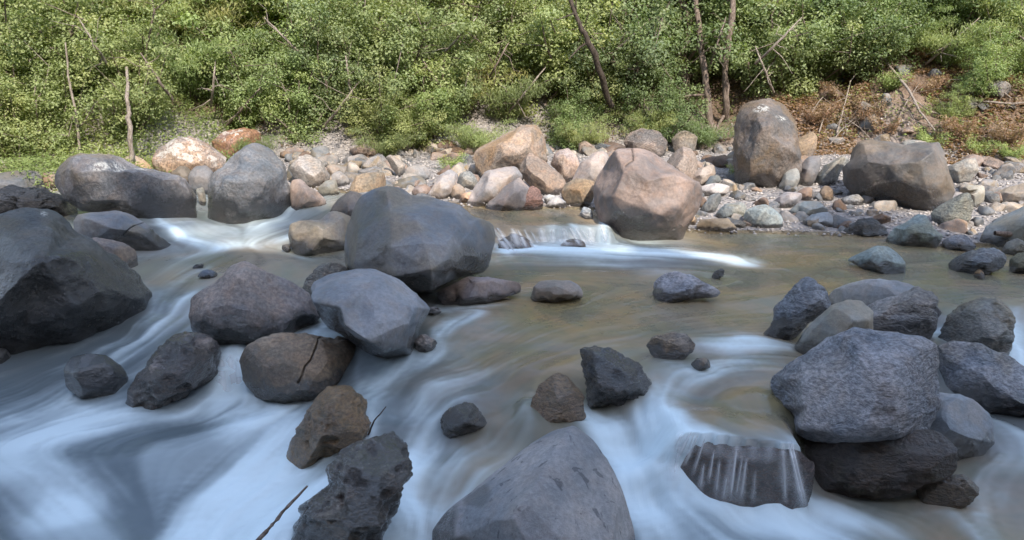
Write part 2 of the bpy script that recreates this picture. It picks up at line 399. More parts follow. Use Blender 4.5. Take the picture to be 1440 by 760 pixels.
# ------------------------------------------------------------------ currents: flow direction, foam, tint
STROKES = [  # foam, width (m), points px,py along the current
 (.95,.11,[(200,298),(222,305),(243,322),(262,338),(300,350)]),
 (.35,.16,[(262,340),(330,345),(400,350),(430,362)]),
 (.30,.18,[(480,300),(420,325),(340,345),(260,365),(215,395)]),
 (.55,.16,[(330,365),(270,385),(235,410),(225,440)]),
 (.60,.16,[(262,415),(230,440),(200,470),(130,500),(60,530),(0,555)]),
 (.5,.12,[(240,455),(195,490),(150,520),(95,560),(20,590)]),
 (.90,.10,[(318,500),(320,530),(322,560),(300,585)]),
 (.60,.08,[(344,505),(342,540),(344,560)]),
 (.12,.45,[(200,585),(120,600),(30,620)]),
 (.22,.35,[(0,640),(80,680),(150,730),(210,790)]),
 (.6,.16,[(395,560),(375,590),(320,590),(270,590)]),
 (.95,.26,[(410,590),(385,640),(330,690),(270,730),(230,790)]),
 (.8,.22,[(420,680),(380,700),(320,740),(300,790)]),
 (.60,.12,[(605,415),(612,436),(650,432),(700,430)]),
 (.55,.12,[(680,440),(630,455),(610,475),(600,500)]),
 (.55,.15,[(620,500),(560,520),(530,540),(520,560),(525,590)]),
 (.45,.16,[(700,520),(640,535),(580,560),(540,580)]),
 (.62,.15,[(590,570),(600,600),(590,640),(560,700),(540,770)]),
 (.60,.14,[(720,590),(660,625),(610,680),(560,760)]),
 (.25,.16,[(735,640),(680,680),(620,730),(590,790)]),
 (.40,.2,[(700,570),(640,580),(600,585)]),
 (.45,.10,[(742,570),(770,562),(800,575),(830,600)]),
 (.95,.13,[(808,550),(820,575),(850,605),(885,650),(900,700),(920,760)]),
 (.95,.15,[(900,555),(905,590),(935,640),(980,690),(1040,730),(1120,760)]),
 (.95,.17,[(925,570),(945,630),(990,680),(1060,720),(1170,755)]),
 (.75,.18,[(870,590),(890,640),(930,700),(990,760)]),
 (.5,.2,[(1100,495),(1040,495),(1000,490),(975,480)]),
 (.50,.14,[(1095,520),(1050,510),(1010,515),(960,540),(925,560)]),
 (.45,.12,[(1085,480),(1045,475),(1015,480)]),
 (.55,.12,[(700,368),(712,352),(760,350),(830,352)]),
 (.85,.18,[(730,350),(800,353),(880,356),(960,360),(1040,366)]),
 (.50,.16,[(705,372),(780,372),(880,372),(1000,374),(1090,372)]),
 (.9,.07,[(846,312),(850,328),(852,342)]),
 (.6,.06,[(800,312),(812,330),(820,345)]),(.55,.06,[(735,318),(742,335),(748,348)]),(.7,.06,[(692,335),(705,350),(720,362)]),
 (.12,.2,[(1300,350),(1200,355),(1100,360),(1000,375)]),
 (.10,.3,[(1440,395),(1250,395),(1050,420),(900,440),(760,470),(660,520)]),
 (.14,.2,[(1100,440),(950,455),(800,490),(700,540),(640,580)]),
 (.6,.10,[(1322,455),(1310,470),(1312,480)]),(.5,.15,[(1440,450),(1432,480),(1440,510)]),
 (.35,.15,[(1400,590),(1440,610),(1470,640)]),(.35,.16,[(1440,640),(1400,670),(1380,720),(1400,770)]),
 (.55,.14,[(1120,690),(1150,715),(1200,735),(1260,770)]),(.18,.2,[(1200,680),(1250,700),(1330,720),(1380,760)]),
 (.75,.2,[(1130,705),(1130,730),(1160,760)]),
 (.3,.12,[(560,440),(545,500),(560,530)]),
]
FPTS = [  # base foam
 (0,600,0.36),(100,600,0.41),(200,600,0.46),(50,575,0.16),(150,660,0.28),(60,660,0.26),(0,700,0.31),(90,720,0.36),(100,760,0.21),(0,720,0.16),(300,640,.24),(250,670,.24),(210,700,.22),(250,625,0.26),(330,610,0.31),(190,740,0.16),
 (300,720,.9),(350,680,.9),(270,750,.95),(400,640,.8),(340,750,.85),(380,560,.5),(160,540,.15),(40,540,.25),(230,470,.3),(250,380,.1),(300,360,.15),(420,350,.15),(370,330,.3),
 (540,550,.35),(640,540,.15),(560,600,.45),(600,650,.5),(570,720,.45),(650,700,.2),(700,640,.15),(720,600,.12),(640,470,.1),(620,450,.3),(700,480,.0),(800,440,0),(900,460,0),(1000,420,0),(1150,380,0),(1300,400,0),
 (800,350,.5),(900,355,.5),(1000,362,.35),(1100,350,.0),(1000,330,0),(1200,345,0),(800,390,.05),(740,302,0),(600,295,0),(800,300,0),
 (860,600,.6),(900,650,.75),(950,700,.9),(900,740,.85),(1000,740,.85),(1100,740,.75),(1180,750,.5),(1250,740,.25),(1200,690,.1),(1350,740,.12),(1440,700,.15),(1440,620,.15),
 (1000,520,.25),(1060,490,.25),(950,560,.15),(1000,580,.05),(1060,590,.05),(1030,620,.1),(960,610,.3),(1100,560,0),(780,540,.05),(880,520,.1),(1440,470,.3),(1390,400,0),
 (840,660,.7),(870,700,.8),(930,600,.6),(980,640,.7),
]
TPTS = [  # warm shallow bed showing
 (800,440,1),(900,430,1),(1000,420,.9),(1150,380,1),(1300,340,.9),(1100,340,.9),(700,500,.8),(760,520,.9),(650,480,.45),(1000,500,.6),(960,560,.5),(1040,580,.9),(1080,570,1),(1300,380,.9),(1400,380,.8),
 (640,540,.3),(680,660,.9),(720,610,.8),(640,720,.6),(620,600,.2),(560,600,.1),(740,303,.8),(800,302,.7),(600,295,.6),(690,290,.9),(800,350,.2),(900,355,.2),
 (300,370,.7),(400,360,.5),(250,380,.6),(350,390,.5),(220,430,.15),(150,500,.05),(100,600,0),(300,640,.05),(200,700,0),(400,600,0),(450,330,.3),(350,320,.1),(250,340,.2),
 (900,650,.1),(950,720,0),(1200,690,.35),(1300,720,.6),(1360,740,.7),(1440,700,.4),(1440,620,.15),(1440,480,.2),(1440,430,.5),(1100,720,.05),(850,400,.8),(760,400,.7),(560,500,.1),
]
def wxy(a, b):
    d = ray(a, b); t = (-CZ)/d[2]
    for _ in range(8):
        z = float(W(d[0]*t, np.clip(d[1]*t, .1, 17.9))); t = .5*t+.5*(z-CZ)/d[2]
    return np.array([d[0]*t, d[1]*t])
cX = np.arange(-9.5, 9.51, .05); cY = np.arange(2.5, 15.01, .05)
QX, QY = np.meshgrid(cX, cY)
foamG = NW([(*wxy(a, b), f) for a, b, f in FPTS]+[(9.5, 4, .1), (-9.5, 4, .3), (0, 2.5, .5)], QX, QY, .12, 3.0)
tintG = NW([(*wxy(a, b), f) for a, b, f in TPTS], QX, QY, .2, 2.4)
fu = np.full_like(QX, -.02); fv = np.full_like(QX, -.02); sfo = np.zeros_like(QX); wt = np.full_like(QX, .01)
for f, wdt, pts in STROKES:
    P = np.array([wxy(a, b) for a, b in pts])
    seg = np.linalg.norm(np.diff(P, axis=0), axis=1); L = np.concatenate([[0], np.cumsum(seg)]); ns = max(4, int(L[-1]/.07))
    s = np.linspace(0, L[-1], ns); sx = np.interp(s, L, P[:, 0]); sy = np.interp(s, L, P[:, 1])
    tx = np.gradient(sx); ty = np.gradient(sy); tl = np.hypot(tx, ty)+1e-9; tx /= tl; ty /= tl
    loc = np.zeros_like(QX)
    for k in range(ns):
        d2 = (QX-sx[k])**2+(QY-sy[k])**2
        g = 1/(d2+.09)**2.0
        fu += g*tx[k]; fv += g*ty[k]
        e = min(1, .35+1.6*k/ns, .3+1.6*(ns-1-k)/ns)
        loc = np.maximum(loc, np.exp(-d2/(2*(wdt*.75)**2))*e)
    sfo = 1-(1-sfo)*(1-loc*f*.85)
# ------------------------------------------------------------------ boulders
def tri_interp(ctrl, vals, P):
    res = geometry.delaunay_2d_cdt([Vector((float(a), float(b))) for a, b in ctrl], [], [], 0, 1e-7)
    vs, _, fs, orig = res[0], res[1], res[2], res[3]
    vv = np.array([vals[o[0]] if o else 0 for o in orig]); vs = np.array([[v[0], v[1]] for v in vs])
    out = np.zeros(len(P)); done = np.zeros(len(P), bool)
    for f in fs:
        a, b, c = vs[f[0]], vs[f[1]], vs[f[2]]
        det = (b[0]-a[0])*(c[1]-a[1])-(c[0]-a[0])*(b[1]-a[1])
        if abs(det) < 1e-12: continue
        u = ((P[:, 0]-a[0])*(c[1]-a[1])-(c[0]-a[0])*(P[:, 1]-a[1]))/det
        v = ((b[0]-a[0])*(P[:, 1]-a[1])-(P[:, 0]-a[0])*(b[1]-a[1]))/det
        m = (~done) & (u > -1e-4) & (v > -1e-4) & (u+v < 1.0002)
        out[m] = (vv[f[0]]*(1-u-v)+vv[f[1]]*u+vv[f[2]]*v)[m]; done |= m
    return out
ORI = {'F': None, 'A': (0, 180), 'B': (360, 180), 'C': (720, 180), 'D': (1080, 180), 'E': (0, 360), 'G': (720, 360), 'Ff': (360, 360), 'H': (1080, 360), 'I': (0, 560), 'J': (360, 560), 'K': (720, 560), 'L': (1080, 560)}
def conv(sp, pts):
    o = ORI[sp]
    if o is None: return [tuple(p) for p in pts]
    return [(o[0]+p[0]/3.8, o[1]+p[1]/3.8, *p[2:]) for p in pts]
seedc = [100]; FOOT = []; FALLROCK = []
def rock(name, label, sp, outline, col, style='dry', cat='boulder', by=None, d=.5, back=.7, ridges=None, fac=.9, smooth=1, rough=1., lean=22,
         wet=None, crack=None, lich=None, ext=.14, group=None, z=None, bx=None, stretch=True, shift=.3, sink=0, shade_damp=None):
    seedc[0] += 1; sd_ = seedc[0]; rr = random.Random(sd_)
    ol = conv(sp, outline)
    xs = [p[0] for p in ol]; ysx = [p[1] for p in ol]
    pyb = by if by else max(ysx)
    low = [p[0] for p in ol if p[1] > max(ysx)-.12*(max(ysx)-min(ysx))-1]
    bx = bx if bx else sum(low)/len(low)
    P0 = at_z(bx, pyb, z) if z is not None else hit(bx, min(pyb, 758))
    if z is None and pyb > 758: P0 = at_z(bx, pyb, P0[2])
    h = P0[:2]/np.linalg.norm(P0[:2]); a = math.radians(lean)
    u = np.array([h[0]*math.sin(a), h[1]*math.sin(a), math.cos(a)]); n = np.array([h[0]*math.cos(a), h[1]*math.cos(a), -math.sin(a)])
    r = np.array([h[1], -h[0], 0.])
    C0 = np.array([0, 0, CZ])
    mpp = np.linalg.norm(P0-C0)/FPX; P0 = P0+np.array([h[0], h[1], 0])*shift*d*min(max(xs)-min(xs), (max(ysx)-min(ysx)))*mpp
    def to2(p):
        dd = ray(p[0], p[1]); t = np.dot(P0-C0, n)/np.dot(dd, n); q = C0+dd*t-P0
        return np.array([q@r, q@u])
    pl = np.array([to2(p) for p in ol])
    if by and stretch and by > max(ysx)+2:   # hidden foot: stretch the lowest part down to the foot
        t0, t1 = pl[:, 1].min(), pl[:, 1].max(); m = pl[:, 1] < t0+.25*(t1-t0)
        pl[m, 1] -= t0
    w_, h_ = np.ptp(pl[:, 0]), np.ptp(pl[:, 1]); t0 = pl[:, 1].min()
    k = np.clip((t0+.25*h_-pl[:, 1])/(.25*h_), 0, 1); pl[:, 1] -= k*ext*h_; mxx = pl[:, 0].mean(); pl[:, 0] = mxx+(pl[:, 0]-mxx)*(1+(.14*k if not by else 0*k))
    S = math.sqrt(w_*h_); pxs = (max(xs)-min(xs))
    # area centroid
    q = np.roll(pl, -1, 0); cr = pl[:, 0]*q[:, 1]-q[:, 0]*pl[:, 1]; A = cr.sum()/2
    c = ((pl+q)*cr[:, None]).sum(0)/(6*A)
    nt = int(np.clip(pxs*1.6, 48, 300)); nr = int(np.clip(nt/3.2, 14, 90)); nb = max(8, nr//3)
    th = np.linspace(0, 2*np.pi, nt, endpoint=False); R = np.zeros(nt)
    e0 = pl-c; e1 = q-c
    for i, t in enumerate(th):
        dx, dy = math.cos(t), math.sin(t); best = 1e-3
        for (ax, ay), (bx_, by_) in zip(e0, e1):
            ex, ey = bx_-ax, by_-ay; det = -dx*ey+dy*ex
            if abs(det) < 1e-12: continue
            s = (-ax*ey+ay*ex)/det; v = (dx*ay-dy*ax)/det
            if s > 0 and -1e-6 <= v <= 1+1e-6: best = max(best, s)
        R[i] = best
    for _ in range(max(1, int(nt/140))): R = (np.roll(R, 1)+2*R+np.roll(R, -1))/4
    d0 = d*min(w_, h_*1.15)
    if ridges is None:
        rid = []
        m = 3+rr.randrange(3); ph = rr.random()*6.28
        for i in range(m):
            t = ph+i*6.283/m+rr.uniform(-.4, .4); rad = rr.uniform(.3, .65); j = int(t/(2*np.pi)*nt) % nt
            rid.append((c[0]+math.cos(t)*rad*R[j], c[1]+math.sin(t)*rad*R[j], rr.uniform(.6, 1.15)*math.sqrt(1-rad**2)))
        rid.append((c[0]+rr.uniform(-.1, .1)*w_, c[1]+rr.uniform(-.1, .15)*h_, rr.uniform(.85, 1.1)))
    else:
        rid = [(*to2(p), p[2]) for p in conv(sp, ridges)]
    ctrl = [tuple(p) for p in pl]+[(p[0], p[1]) for p in rid]; vals = [0]*len(pl)+[p[2] for p in rid]
    kk = np.arange(1, nr+1)/nr; rf = np.sin(kk*np.pi/2)
    X = c[0]+rf[:, None]*R[None]*np.cos(th)[None]; Yv = c[1]+rf[:, None]*R[None]*np.sin(th)[None]
    PP = np.stack([X.ravel(), Yv.ravel()], -1)
    tri = tri_interp(ctrl, vals, np.concatenate([PP*.995+c*.005, c[None]]))
    dome = np.sqrt(np.clip(1-rf**2.4, 0, 1))
    F = fac*tri[:-1].reshape(nr, nt)+(1-fac)*dome[:, None]; pc = fac*tri[-1]+(1-fac)
    # keep rim rounded
    F = np.maximum(F, dome[:, None]*.22)
    for _ in range(smooth*2):
        Fp = np.vstack([np.full((1, nt), F[0].mean()), F, F[-1:]]); F = (F*2+np.roll(F, 1, 1)+np.roll(F, -1, 1)+Fp[:-2]+Fp[2:])/6
        F[-1] = 0; pc = (pc+F[0].mean())/2
    F *= d0
    kb = np.arange(1, nb)/nb; rb = np.cos(kb*np.pi/2)
    Bd = -(np.sin(kb*np.pi/2)**.8)*back*max(d0, .3*w_)
    XB = c[0]+rb[:, None]*R[None]*np.cos(th)[None]; YB = c[1]+rb[:, None]*R[None]*np.sin(th)[None]
    s = np.concatenate([[c[0]], X.ravel(), XB.ravel(), [c[0]]]); t = np.concatenate([[c[1]], Yv.ravel(), YB.ravel(), [c[1]]])
    dep = np.concatenate([[pc*d0], F.ravel(), np.repeat(Bd, nt), [-back*max(d0, .3*w_)]])
    V = s[:, None]*r+t[:, None]*u-dep[:, None]*n
    ctr = c[0]*r+c[1]*u; nv = V-ctr; nv /= np.linalg.norm(nv, axis=1)[:, None]+1e-9
    sdv = np.array([sd_*3.17, sd_*1.31, sd_*.77])
    amp = (.022 if ridges else .04)*fbm(V*(1.9/S)+sdv, 2, sd_)+rough*(.013 if style in ('smooth', 'spotted') else .02)*fbm(V*(5.5/S)+sdv, 4, sd_+5)
    if style == 'wet': amp = amp+.03*fbm(V*(8/S)+sdv, 2, sd_+31)
    if style in ('rough', 'wet'):
        rg = 1-np.abs(fbm(V@np.array([[1, 0, 0], [0, 1, 0], [0, .6, 2.]])*(4.2/S)+sdv, 4, sd_+9)); amp = amp+.035*rough*(rg-.7)
    V = V+nv*(amp*S)[:, None]
    # flat chips and small fracture steps
    rc = np.random.default_rng(sd_+7000); Wv = V-ctr
    for _ in range((20 if style in ('dry', 'rough', 'wet') else 10) if not ridges else (8 if style in ('dry', 'rough', 'wet') else 2)):
        aa, bb = rc.uniform(-1.15, 1.15), rc.uniform(-.55, .95); nn = -n*math.cos(aa)*math.cos(bb)+r*math.sin(aa)*math.cos(bb)+u*math.sin(bb); pr = Wv@nn
        o_ = pr.max()-rc.uniform(.02, .10)*S; m = pr > o_; Wv[m] -= np.outer((pr[m]-o_)*rc.uniform(.6, .95), nn)
    V = Wv+ctr
    nring = nr+nb-1
    idx = lambda a_, b_: 1+a_*nt+b_
    jj = np.arange(nt); j2 = (jj+1) % nt
    quads = np.concatenate([np.stack([idx(a_, jj), idx(a_+1, jj), idx(a_+1, j2), idx(a_, j2)], -1) for a_ in range(nring-1)])
    last = len(V)-1
    tris = np.concatenate([np.stack([np.zeros(nt, int), idx(0, jj), idx(0, j2)], -1), np.stack([np.full(nt, last), idx(nring-1, j2), idx(nring-1, jj)], -1)])
    nz = fbm(V*(4/S)+sdv+9, 3, 3)
    if style == 'wet': wv = sstep(-.9, .3, nz+.55)*.95 if wet is None else np.full(len(V), wet)
    elif wet == 0: wv = np.zeros(len(V))
    else:
        hh = V[:, 2]/(wet if wet else max(.07, .33*h_ if group == ST else .15*h_)); wv = sstep(1.3, .6, hh+.45*nz)  # wet at the waterline, band raised to add shade to the undersides
    cv = np.zeros(len(V)); lv = np.zeros(len(V)); p2 = np.stack([s, t], -1)
    def dist_poly(pts):
        D = np.full(len(V), 1e9)
        Pq = [to2(p) for p in conv(sp, pts)]
        for a_, b_ in zip(Pq[:-1], Pq[1:]):
            ab = b_-a_; tt = np.clip(((p2-a_)@ab)/(ab@ab), 0, 1); D = np.minimum(D, np.linalg.norm(p2-(a_+tt[:, None]*ab), axis=1))
        return D
    if crack:
        for cpts in crack: cv = np.maximum(cv, np.exp(-(dist_poly(cpts)/(.006*S+.002))**2)*(dep >= 0))
        V = V+n*(cv*.018*S)[:, None]
    if lich:
        for cx_, cy_, rx in lich:
            cc = to2(conv(sp, [(cx_, cy_)])[0]); rw = rx/3.8*np.linalg.norm(P0)/FPX if sp != 'F' else rx*np.linalg.norm(P0)/FPX
            lv = np.maximum(lv, sstep(1.2, .6, np.linalg.norm((p2-cc)*[1, 1.5], axis=1)/rw+.25*nz)*(dep > 0))
    if shade_damp:  # paints shade on facets and undersides as dark wet patches, some truly damp
        for cx_, cy_, rx, ry, am in shade_damp:
            cc = to2(conv(sp, [(cx_, cy_)])[0]); k_ = (1 if sp == 'F' else 1/3.8)*np.linalg.norm(P0-C0)/FPX
            wv = np.maximum(wv, am*sstep(1.25, .7, np.linalg.norm((p2-cc)/np.array([rx*k_, ry*k_]), axis=1)+.3*nz)*(dep > 0))
    o = mesh_fast(name, V, quads, M[style], {'wet': wv, 'crack': cv, 'lich': lv}, tri=tris, loc=P0)
    o.color = (*col, 1)
    if sink: o.location.z -= sink
    if 'ledge' in label or 'small waterfall' in label: FALLROCK.append((V.copy(), np.array(P0)-[0, 0, sink], quads))
    if group == ST and 'ledge' not in label: FOOT.append((V+P0).astype(np.float32))
    tag(o, label, cat, group)
    return o

BL = (.235, .26, .27); GR = (.255, .262, .258); GB = (.19, .21, .22); BR = (.21, .165, .125); WM = (.33, .265, .235); DK = (.10, .10, .10)
PALE = (.34, .32, .31); TAN = (.32, .25, .18); RED = (.26, .165, .145); TEAL = (.23, .285, .29); ROSE = (.28, .23, .215); SAND = (.42, .34, .28)
ST = 'boulders in the stream'; BK = 'boulders on the far bank'
exec_rocks = True
# far to near, left to right
rock('boulder', 'huge dark mottled boulder filling the left edge of the stream', 'F', [(0,302),(45,296),(85,302),(110,330),(135,347),(165,365),(195,385),(213,410),(205,435),(190,455),(150,475),(100,490),(40,494),(-20,494),(-90,480),(-115,400),(-80,330),(-30,305)], (.10,.108,.112), 'dry', group=ST,
     d=.55, ridges=[(60,325,.55),(0,340,.7),(120,370,.7),(60,385,1.),(150,410,.8),(0,420,1.),(100,440,.85),(30,465,.45),(150,455,.4),(190,420,.4)], rough=1.6, lich=[(62,308,5)], wet=.3, shade_damp=[(60,440,150,60,.85),(190,450,40,25,.7),(-20,380,60,50,.4)])  # shade of the lower part painted in, along with the wet foot
rock('boulder', 'black jagged rock behind the huge boulder at the left edge', 'A', [(-160,350),(0,318),(100,313),(240,330),(400,365),(442,400),(440,450),(370,492),(300,500),(100,500),(-160,500)], DK, 'rough', group=ST, rough=2, d=.5)
rock('boulder', 'rounded grey boulder at the far left edge before the meadow', 'A', [(-90,280),(0,240),(100,220),(200,230),(240,270),(252,312),(150,345),(-90,350)], (.15,.155,.17), 'smooth', group=BK, by=275)
rock('boulder', 'long grey boulder with a white lichen patch on its upper face', 'A', [(288,300),(300,240),(330,190),(430,132),(530,130),(640,160),(720,190),(800,218),(930,250),(1010,285),(1045,360),(1052,450),(1010,510),(850,500),(730,490),(650,470),(540,450),(440,440),(340,380)], (.20,.20,.215), 'dry', group=ST,
     by=307, d=.5, ridges=[(400,190,.5),(560,200,.65),(420,300,.8),(600,290,.85),(760,270,.75),(880,330,.85),(960,290,.5),(860,420,.6),(700,400,.7),(540,380,.8),(1000,400,.5)], shade_damp=[(700,450,260,40,.6),(480,370,90,30,.6),(960,400,70,70,.4)], lich=[(550,235,38),(640,240,60),(750,232,45)], rough=1.2)
rock('boulder', 'tall angular grey boulder with a pointed top left of midstream', 'F', [(290,262),(298,243),(318,228),(338,214),(355,200),(366,197),(384,212),(400,235),(408,262),(412,300),(380,309),(345,316),(315,315),(297,302),(291,285)], (.19,.20,.22), 'dry', group=ST,
     d=.6, fac=.9, smooth=1, ridges=[(348,218,.55),(352,262,.95),(305,268,.5),(318,262,.75),(395,250,.45),(340,300,.6),(385,290,.55),(300,290,.45)], rough=1.3, shade_damp=[(345,290,60,26,.6),(372,270,20,30,.3)])
rock('stone', 'left one of two small dark stones wedged between lichened and angular boulders', 'A', [(908,242),(955,202),(1005,203),(1030,228),(1015,270),(935,270)], (.17,.17,.185), 'smooth', 'stone', group='stones wedged between the boulders', by=262)
rock('stone', 'right one of two small dark stones wedged between lichened and angular boulders', 'A', [(1000,262),(1048,196),(1100,205),(1137,232),(1120,290),(1060,312),(1010,300)], (.18,.18,.19), 'smooth', 'stone', group='stones wedged between the boulders', by=275)
rock('stone', 'small upright grey stone standing in the dark gap beside the angular boulder', 'A', [(1045,322),(1095,310),(1105,370),(1095,400),(1060,385)], GR, 'dry', 'stone', group='stones wedged between the boulders', by=290)
rock('boulder', 'low blue grey boulder with a diagonal crack beside the left chute', 'A', [(375,500),(420,465),(480,448),(620,443),(700,470),(800,530),(870,590),(915,625),(840,662),(740,658),(600,660),(450,640)], (.21,.225,.25), 'smooth', group=ST, d=.5, back=.5,
     crack=[[(760,515),(700,555),(660,590)]], ridges=[(470,500,.5),(640,480,.6),(600,560,1.),(760,580,.9),(810,560,.5),(830,640,.4)])
rock('stone', 'small brown layered rock tucked under the low cracked boulder', 'A', [(440,600),(500,580),(600,590),(680,615),(730,650),(735,700),(720,745),(620,760),(500,700)], (.24,.21,.20), 'dry', 'rock', group=ST)
rock('boulder', 'sunlit boulder splashed with white lichen at the foot of the left trees', 'A', [(800,190),(825,120),(930,62),(1020,48),(1130,88),(1180,120),(1225,152),(1180,210),(1130,240),(1000,260),(910,260),(840,235)], (.34,.28,.25), 'lichen', group=BK, by=252)
rock('boulder', 'reddish brown boulder behind the lichen splashed one', 'A', [(1125,75),(1200,22),(1300,-5),(1400,20),(1390,90),(1300,130),(1230,155),(1160,130)], (.28,.19,.17), 'lichen', group=BK, by=228)
rock('stone', 'flat pale stone showing behind the long lichened boulder', 'A', [(640,152),(720,145),(800,188),(830,225),(700,210)], SAND, 'smooth', 'stone', group=BK, by=245)
rock('stone', 'pale pink stone between the far left boulder and the lichened one', 'A', [(222,240),(300,235),(330,290),(290,320),(240,312)], ROSE, 'smooth', 'stone', group=BK, by=268)
rock('stone', 'pink speckled rock at the very left edge of the meadow', 'A', [(-60,180),(0,165),(50,195),(85,215),(60,240),(-60,245)], ROSE, 'lichen', 'rock', group=BK, by=245)
# far bank middle
rock('boulder', 'pale sunlit boulder right of the tall angular boulder', 'B', [(170,212),(200,180),(262,130),(350,170),(375,212),(402,252),(385,285),(310,325),(250,300),(190,262)], PALE, 'dry', group=BK, by=266)
rock('boulder', 'pale brown boulder at the mouth of the upper side stream', 'B', [(180,272),(240,268),(285,312),(340,350),(372,382),(380,408),(300,425),(200,452),(186,380)], (.36,.29,.255), 'smooth', group=BK)
rock('stone', 'smooth grey stone beside the mouth of the upper side stream', 'B', [(335,322),(370,280),(430,278),(445,350),(400,365),(340,355)], GR, 'smooth', 'stone', group=BK)
rock('boulder', 'flat topped tan boulder behind the midstream boulder', 'B', [(490,335),(505,295),(522,260),(590,237),(690,233),(707,300),(650,335),(560,350)], TAN, 'dry', group=BK, fac=.9, by=278)
rock('stone', 'sunlit cream stone left of the flat topped tan boulder', 'B', [(370,200),(430,195),(480,215),(470,250),(400,250)], SAND, 'smooth', 'stone', group=BK, by=252)
rock('stone', 'small sunlit rounded stone above the side stream mouth', 'B', [(400,245),(450,232),(490,255),(505,290),(440,300),(405,280)], PALE, 'smooth', 'stone', group=BK, by=262)
rock('boulder', 'leaning pale slab pointing down above the small bank stones', 'B', [(685,145),(740,150),(800,190),(795,225),(760,250),(720,200)], PALE, 'dry', 'slab', group=BK, by=250)
rock('boulder', 'pale rounded boulder at the middle of the stony bank', 'B', [(788,235),(820,200),(880,193),(930,215),(935,255),(900,275),(820,285)], PALE, 'smooth', group=BK, by=256)
rock('boulder', 'tall pale boulder with a notch in front of the green bush', 'B', [(905,360),(950,300),(985,250),(1040,215),(1085,245),(1070,300),(1040,350),(980,378)], (.44,.40,.39), 'smooth', group=BK, by=281)
rock('stone', 'bright cream stone at the water edge under the tall notched boulder', 'B', [(1035,350),(1045,300),(1085,290),(1120,335),(1110,370),(1060,375)], SAND, 'smooth', 'stone', group=BK, by=281)
rock('stone', 'orange pink stone at the water edge beside the cream one', 'B', [(1080,390),(1100,350),(1150,340),(1170,370),(1140,400)], (.48,.34,.25), 'smooth', 'stone', group=BK, by=286)
rock('boulder', 'dark rounded rock beside the bush on the bank', 'B', [(1065,270),(1100,230),(1150,235),(1190,290),(1160,325),(1100,320)], GR, 'dry', 'rock', group=BK, by=268)
rock('boulder', 'pinkish flat pebble shelf above the midstream boulder', 'B', [(830,340),(850,310),(910,300),(940,320),(910,360),(850,362)], ROSE, 'smooth', 'stone', group=BK, by=280)
rock('boulder', 'large sunlit cream boulder standing highest on the middle bank', 'F', [(666,222),(672,206),(690,198),(712,188),(740,175),(756,177),(768,198),(772,226),(745,242),(700,247),(675,240)], (.36,.29,.24), 'dry', group=BK, by=255, d=.6, ridges=[(700,210,.8),(740,195,.7),(735,225,1.),(690,232,.6)], fac=.9, smooth=1)
rock('boulder', 'sloping pale grey boulder below the highest cream boulder', 'F', [(657,285),(666,268),(675,254),(682,243),(700,237),(728,233),(736,250),(715,275),(690,290),(665,289)], (.40,.36,.35), 'smooth', group=BK)
rock('boulder', 'brown grey smooth boulder at the water edge above the small fall', 'F', [(681,289),(692,272),(710,256),(730,247),(744,262),(748,285),(735,296),(700,297)], (.30,.26,.25), 'smooth', group=BK)
rock('boulder', 'angular brown boulder with a pointed tip on the bank', 'C', [(28,242),(65,165),(105,122),(160,160),(230,222),(292,282),(255,350),(180,360),(90,305)], (.30,.235,.195), 'dry', group=BK, by=275, fac=.95, smooth=1, ridges=[(90,170,.5),(60,250,.3),(110,250,.85),(180,290,.9),(240,290,.5)])
rock('stone', 'small red porous stone at the water edge', 'C', [(15,425),(48,345),(110,308),(150,328),(172,400),(150,432),(60,440)], RED, 'rough', 'stone', group=BK)
rock('boulder', 'pale dappled boulder behind the angular brown one', 'C', [(195,192),(240,120),(300,108),(350,160),(365,205),(315,265),(280,285),(230,225)], (.42,.35,.33), 'dry', group=BK, by=258)
rock('boulder', 'pale sunny boulder leaning against the big reddish boulder', 'C', [(298,285),(370,190),(430,128),(522,122),(520,200),(470,285),(350,300)], (.38,.33,.31), 'smooth', group=BK, by=268)
rock('stone', 'tan yellow stone with a dark side touching the big reddish boulder', 'C', [(258,345),(278,292),(340,268),(440,280),(450,330),(425,410),(345,430),(290,400)], TAN, 'dry', 'stone', group=BK, by=293)
rock('stone', 'small white stone behind the low white one at the upper pool', 'C', [(165,372),(200,355),(232,362),(225,395),(180,405)], (.6,.6,.6), 'smooth', 'stone', group=BK, by=288)
rock('stone', 'low white stone at the water edge of the upper pool', 'C', [(168,425),(195,390),(240,362),(288,395),(297,428)], (.5,.5,.52), 'smooth', 'stone', group=BK)
rock('stone', 'glistening white stone beside the small waterfall', 'C', [(358,455),(380,420),(425,428),(434,490),(385,495)], (.62,.62,.62), 'rough', 'stone', group=ST, z=.2, by=311)
rock('boulder', 'left one of the two dark wet rocks inside the small waterfall', 'F', [(700,350),(704,336),(718,329),(738,331),(750,342),(744,353)], (.20,.155,.13), 'wet', 'rock', group=ST, z=0, d=.4, lean=35, shift=0, wet=.6)
rock('boulder', 'right one of the two dark wet rocks inside the small waterfall', 'F', [(784,347),(790,336),(806,333),(822,339),(824,350)], (.20,.17,.15), 'wet', 'rock', group=ST, z=0, d=.4, lean=35, shift=0, wet=.6)
